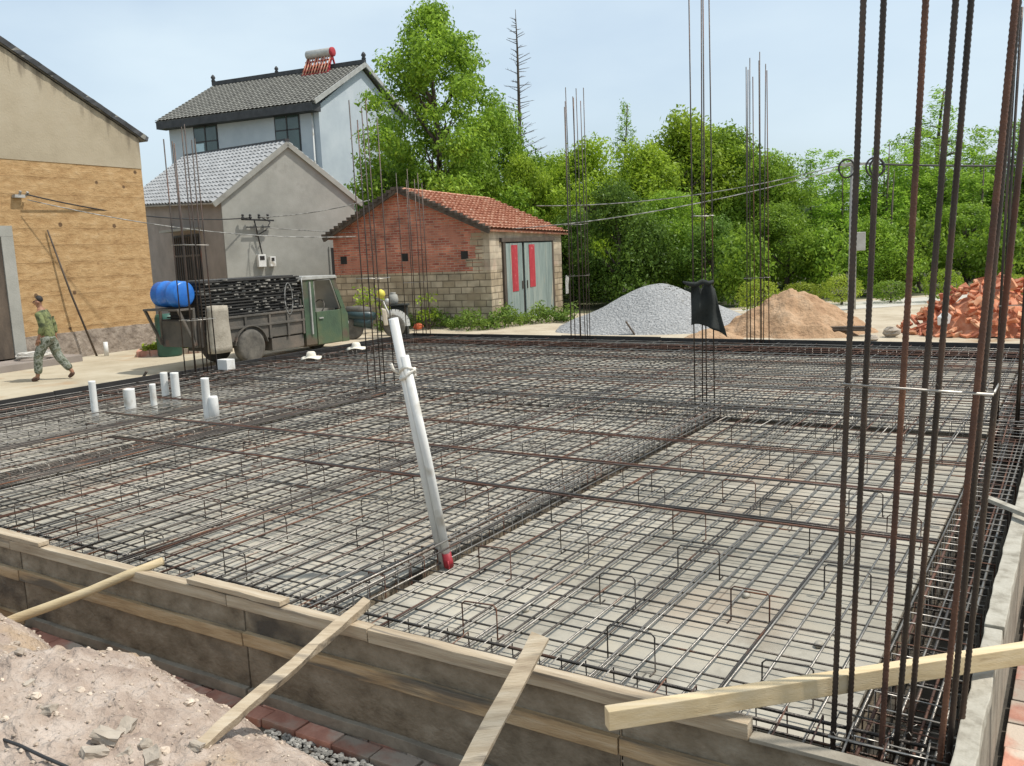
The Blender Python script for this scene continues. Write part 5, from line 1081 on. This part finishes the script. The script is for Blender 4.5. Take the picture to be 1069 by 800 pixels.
b = MB(); b.tube([(-.75, 0, .72), (-.45, 0, .66), (-.1, 0, .62), (.1, 0, .6)], [.09, .15, .16, .1], 12); b.tube([(-.5, 0, .5), (0, 0, .42)], [.14, .16], 10); b.build('body', M['teal'], mc, True)
b = MB(); b.tube([(-.7, 0, .83), (-.35, 0, .80), (.0, 0, .76)], [.08, .12, .09], 10); b.build('seat', M['rubber'], mc, True)
b = MB(); b.prism([(.3, .35), (.42, .35), (.38, .78), (.26, .82)], -.2, .2); b.build('leg_shield', M['cream'], mc, bevel=.03)
b = MB(); b.tube([(.58, .07, .3), (.32, .07, 1.0)], .025, 8); b.tube([(.58, -.07, .3), (.32, -.07, 1.0)], .025, 8); b.build('fork', M['metal_pale'], mc, True)
b = MB(); b.tube([(.12, -.36, 1.08), (.3, -.15, 1.02), (.3, .15, 1.02), (.12, .36, 1.08)], .018, 8); b.build('handlebar', M['rubber'], mc, True)
b = MB(); b.lathe([(.02, 0), (.08, .01), (.1, .08), (.09, .12), (.01, .13)], 14, (.36, 0, .98), 'x'); b.build('headlight', M['metal_pale'], mc, True)
bP = AY(418, 350, 25.3); bP.z = 0
b = MB(); b.box(-.2, .24, -.2, .2, 0, .82).box(-.24, .28, -.24, .24, .822, .87); tag(b.build('black_cabinet', M['cloth_dark'], None, bevel=.015, loc=bP), 'black box-like cabinet standing behind the top of the leaning pipes', 'cabinet')
b = MB(); b.lathe([(.08, 0), (.13, .03), (.15, .14), (.12, .26), (.07, .3), (.09, .33), (.05, .33)], 16); tag(b.build('grey_jar', M['cement_wall'], None, True, loc=bP+Vector((-.14, -.02, .872))), 'grey jar standing on the black cabinet', 'jar')
b = MB(); b.lathe([(.01, 0), (.09, .03), (.13, .12), (.1, .22), (.02, .27)], 12); tag(b.build('yellow_bag', M['yellow_pl'], None, True, loc=AY(398, 312, 26.0)), 'small yellow bag hanging in the plant before the hut gable', 'bag')
b = MB(); stone(b, (0, 0, .12), .17, qr, 8); tag(b.build('orange_bag', M['orange_pl'], None, bevel=.01, loc=G(437, 345, 0)), 'crumpled orange bag lying in the weeds right of the cabinet', 'bag')
# ------------------------------------------------------------------ person
def skin_obj(name, vs, es, rad, m, parent, root=0, sub=2):
    me = bpy.data.meshes.new(name); me.from_pydata(vs, es, []); o = bpy.data.objects.new(name, me); COL.objects.link(o)
    md = o.modifiers.new('Skin', 'SKIN'); md.use_smooth_shade = True
    for i, r in enumerate(rad):
        sv = me.skin_vertices[0].data[i]; sv.radius = r if isinstance(r, (list, tuple)) else (r, r); sv.use_root = (i == root)
    s = o.modifiers.new('Sub', 'SUBSURF'); s.levels = s.render_levels = sub
    dg = bpy.context.evaluated_depsgraph_get(); nm = bpy.data.meshes.new_from_object(o.evaluated_get(dg)); o.modifiers.clear(); o.data = nm; bpy.data.meshes.remove(me)
    nm.materials.clear(); nm.materials.append(m); nm.polygons.foreach_set('use_smooth', [True]*len(nm.polygons)); o.parent = parent; return o
pp = G(56, 397, 0)
# local frame: x = walking direction (towards photo left), y = to his right... built then turned
pe = thing('person', 'man in green camouflage jacket and camouflage trousers walking left past the orange wall', 'person', pp, R(180+8))
hip = (.0, 0, .93)
body_v = [(0, 0, .95), (.02, 0, 1.12), (.05, 0, 1.30), (.075, 0, 1.42), (.095, 0, 1.49), (.115, 0, 1.545), (.125, 0, 1.60), (.11, 0, 1.665),
          (.07, .18, 1.39), (.0, .225, 1.15), (.10, .225, .93), (.13, .22, .85),
          (.07, -.18, 1.39), (-.04, -.235, 1.15), (-.06, -.235, .92), (-.05, -.23, .83),
          (.02, .09, .90), (.22, .095, .52), (.26, .10, .09), (.36, .10, .05),
          (-.02, -.09, .90), (-.10, -.095, .50), (-.36, -.10, .13), (-.29, -.10, .055)]
body_e = [(0, 1), (1, 2), (2, 3), (3, 4), (4, 5), (5, 6), (6, 7), (3, 8), (8, 9), (9, 10), (10, 11), (3, 12), (12, 13), (13, 14), (14, 15), (0, 16), (16, 17), (17, 18), (18, 19), (0, 20), (20, 21), (21, 22), (22, 23)]
body_r = [(.13, .11), (.135, .10), (.15, .11), (.11, .09), .05, (.065, .06), (.088, .074), (.072, .066), .055, .042, .03, .03, .055, .042, .03, .03, .085, .058, .042, .035, .085, .058, .042, .035]
bd = skin_obj('body', body_v, body_e, body_r, M['skin'], pe)
skin_obj('jacket', [(-.005, 0, .79), (.02, 0, 1.05), (.05, 0, 1.28), (.07, 0, 1.405), (.075, 0, 1.45), (.07, .185, 1.385), (-.0, .23, 1.15), (.09, .228, .955), (.07, -.185, 1.385), (-.045, -.24, 1.15), (-.058, -.238, .94)],
         [(0, 1), (1, 2), (2, 3), (3, 4), (3, 5), (5, 6), (6, 7), (3, 8), (8, 9), (9, 10)], [(.185, .16), (.18, .14), (.18, .14), (.12, .11), (.075, .075), .078, .066, .056, .078, .066, .056], M['camo_j'], pe)
skin_obj('trousers', [(0, 0, .97), (.0, 0, .9), (.05, .095, .82), (.21, .095, .52), (.245, .10, .14), (-.03, -.095, .82), (-.10, -.095, .50), (-.33, -.10, .18)], [(0, 1), (1, 2), (2, 3), (3, 4), (1, 5), (5, 6), (6, 7)],
         [(.15, .13), (.16, .15), .12, .095, .08, .12, .095, .08], M['camo'], pe)
skin_obj('shoe', [(.23, .10, .09), (.29, .10, .05), (.39, .10, .04)], [(0, 1), (1, 2)], [.05, (.05, .045), (.04, .035)], M['shoe'], pe)
skin_obj('shoe', [(-.37, -.10, .15), (-.34, -.10, .08), (-.26, -.10, .035)], [(0, 1), (1, 2)], [.05, (.05, .045), (.04, .033)], M['shoe'], pe)
b = MB()                                     # hair cap
for i in range(7):
    pass
b.lathe([(.066, .0), (.08, .03), (.079, .07), (.064, .103), (.03, .124), (.003, .129)], 18, (.103, 0, 1.615)); hb = b.build('hair', M['hair'], pe, True)
for i, v_ in enumerate(hb.data.vertices):
    c = v_.co
    if c.x > .11: c.z = max(c.z, 1.675+.25*(c.x-.11)); c.x = .11+(c.x-.11)*.75
    c.y *= .86
# face: nose, brow, ears, and hands
b = MB(); b.tube([(.195, 0, 1.635), (.222, 0, 1.598), (.196, 0, 1.588)], [.010, .017, .012], 8); b.build('nose', M['skin'], bd, True)
b = MB(); [b.lathe([(.004, -.012), (.011, 0), (.004, .012)], 8, (.195, s*.03, 1.628), 'y') for s in (-1, 1)]; b.build('eye', M['hair'], bd, True)
b = MB(); b.tube([(.193, -.025, 1.558), (.202, 0, 1.556), (.193, .025, 1.558)], .006, 6); b.build('mouth', M['red_paper'], bd, True)
b = MB(); [b.tube([(.10, s*.078, 1.625), (.095, s*.088, 1.605), (.105, s*.08, 1.578)], [.014, .019, .011], 8) for s in (-1, 1)]; b.build('ear', M['skin'], bd, True)
def hand(w, dirv, side):
    w = Vector(w); dv = Vector(dirv).normalized(); sy = Vector((dv.z, 0, -dv.x)); b = MB()
    b.tube([w, w+dv*.05, w+dv*.09], [.026, .036, .032], 8)
    for k in range(4):
        o_ = sy*(-.027+.018*k); L = (.062, .072, .068, .054)[k]; a = w+dv*.085+o_; m_ = a+dv*L*.55+Vector((.006, -side*.006, 0)); e = m_+dv*L*.4+Vector((.012, -side*.016, 0)); b.tube([a, m_, e], [.0095, .0085, .006], 7)
    a = w+dv*.03+sy*.026; b.tube([a, a+dv*.035+sy*.022, a+dv*.07+sy*.024], [.012, .010, .007], 7)
    b.build('hand', M['skin'], bd, True)
hand((.12, .223, .885), (.28, -.03, -.95), 1); hand((-.055, -.232, .875), (.1, .03, -.99), -1)
# ------------------------------------------------------------------ light, sky, camera
SUN_AZ, SUN_EL = math.atan2(-.14, 1.0), R(61)     # direction towards the sun in the xy plane
sd = Vector((math.cos(SUN_AZ)*math.cos(SUN_EL), math.sin(SUN_AZ)*math.cos(SUN_EL), math.sin(SUN_EL)))
ld = bpy.data.lights.new('sun', 'SUN'); ld.energy = 3.7; ld.angle = R(1.6); ld.color = (1, .955, .88)
lo = bpy.data.objects.new('sun', ld); COL.objects.link(lo); lo.rotation_euler = sd.to_track_quat('Z', 'Y').to_euler(); lo.location = (10, 10, 30)
w = bpy.data.worlds.new('World'); sc.world = w; w.use_nodes = True; nt = w.node_tree; L = nt.links
bg = nt.nodes['Background']; sky = N(nt, 'ShaderNodeTexSky'); sky.sky_type = 'NISHITA'; sky.sun_disc = False; sky.sun_elevation = SUN_EL; sky.sun_rotation = math.pi/2-SUN_AZ
sky.air_density = 1.0; sky.dust_density = 2.5; sky.ozone_density = 1.5; sky.altitude = 30
tc = N(nt, 'ShaderNodeTexCoord'); mp = N(nt, 'ShaderNodeMapping'); mp.inputs['Scale'].default_value = (1, 1, 2.6); L.new(tc.outputs['Generated'], mp.inputs[0])
nz = N(nt, 'ShaderNodeTexNoise'); nz.inputs['Scale'].default_value = 2.0; nz.inputs['Detail'].default_value = 6; nz.inputs['Roughness'].default_value = .5; L.new(mp.outputs[0], nz.inputs[0])
rp = ramp(nt, [(.35, (.45, .45, .45)), (.68, (.95, .95, .95))]); L.new(nz.outputs['Fac'], rp.inputs[0])
mx = N(nt, 'ShaderNodeMixRGB'); L.new(rp.outputs[0], mx.inputs[0]); L.new(sky.outputs[0], mx.inputs[1]); mx.inputs[2].default_value = (4.5, 5.35, 5.95, 1)
L.new(mx.outputs[0], bg.inputs['Color']); bg.inputs['Strength'].default_value = .15
cd = bpy.data.cameras.new('camera'); co = bpy.data.objects.new('camera', cd); COL.objects.link(co); sc.camera = co
cd.sensor_fit = 'HORIZONTAL'; cd.sensor_width = 36; cd.lens = FPX/1069*36; cd.clip_start = .05; cd.clip_end = 2000
m3 = Matrix((CR, CU, -_f)).transposed(); co.matrix_world = Matrix.Translation(CAM) @ m3.to_4x4()
vs = sc.view_settings; vs.view_transform = 'Standard'; vs.look = 'None'; vs.exposure = 0.14; vs.gamma = 1; vs.use_curve_mapping = False
sc.cycles.max_bounces = 6; sc.cycles.transparent_max_bounces = 4; sc.cycles.use_denoising = True
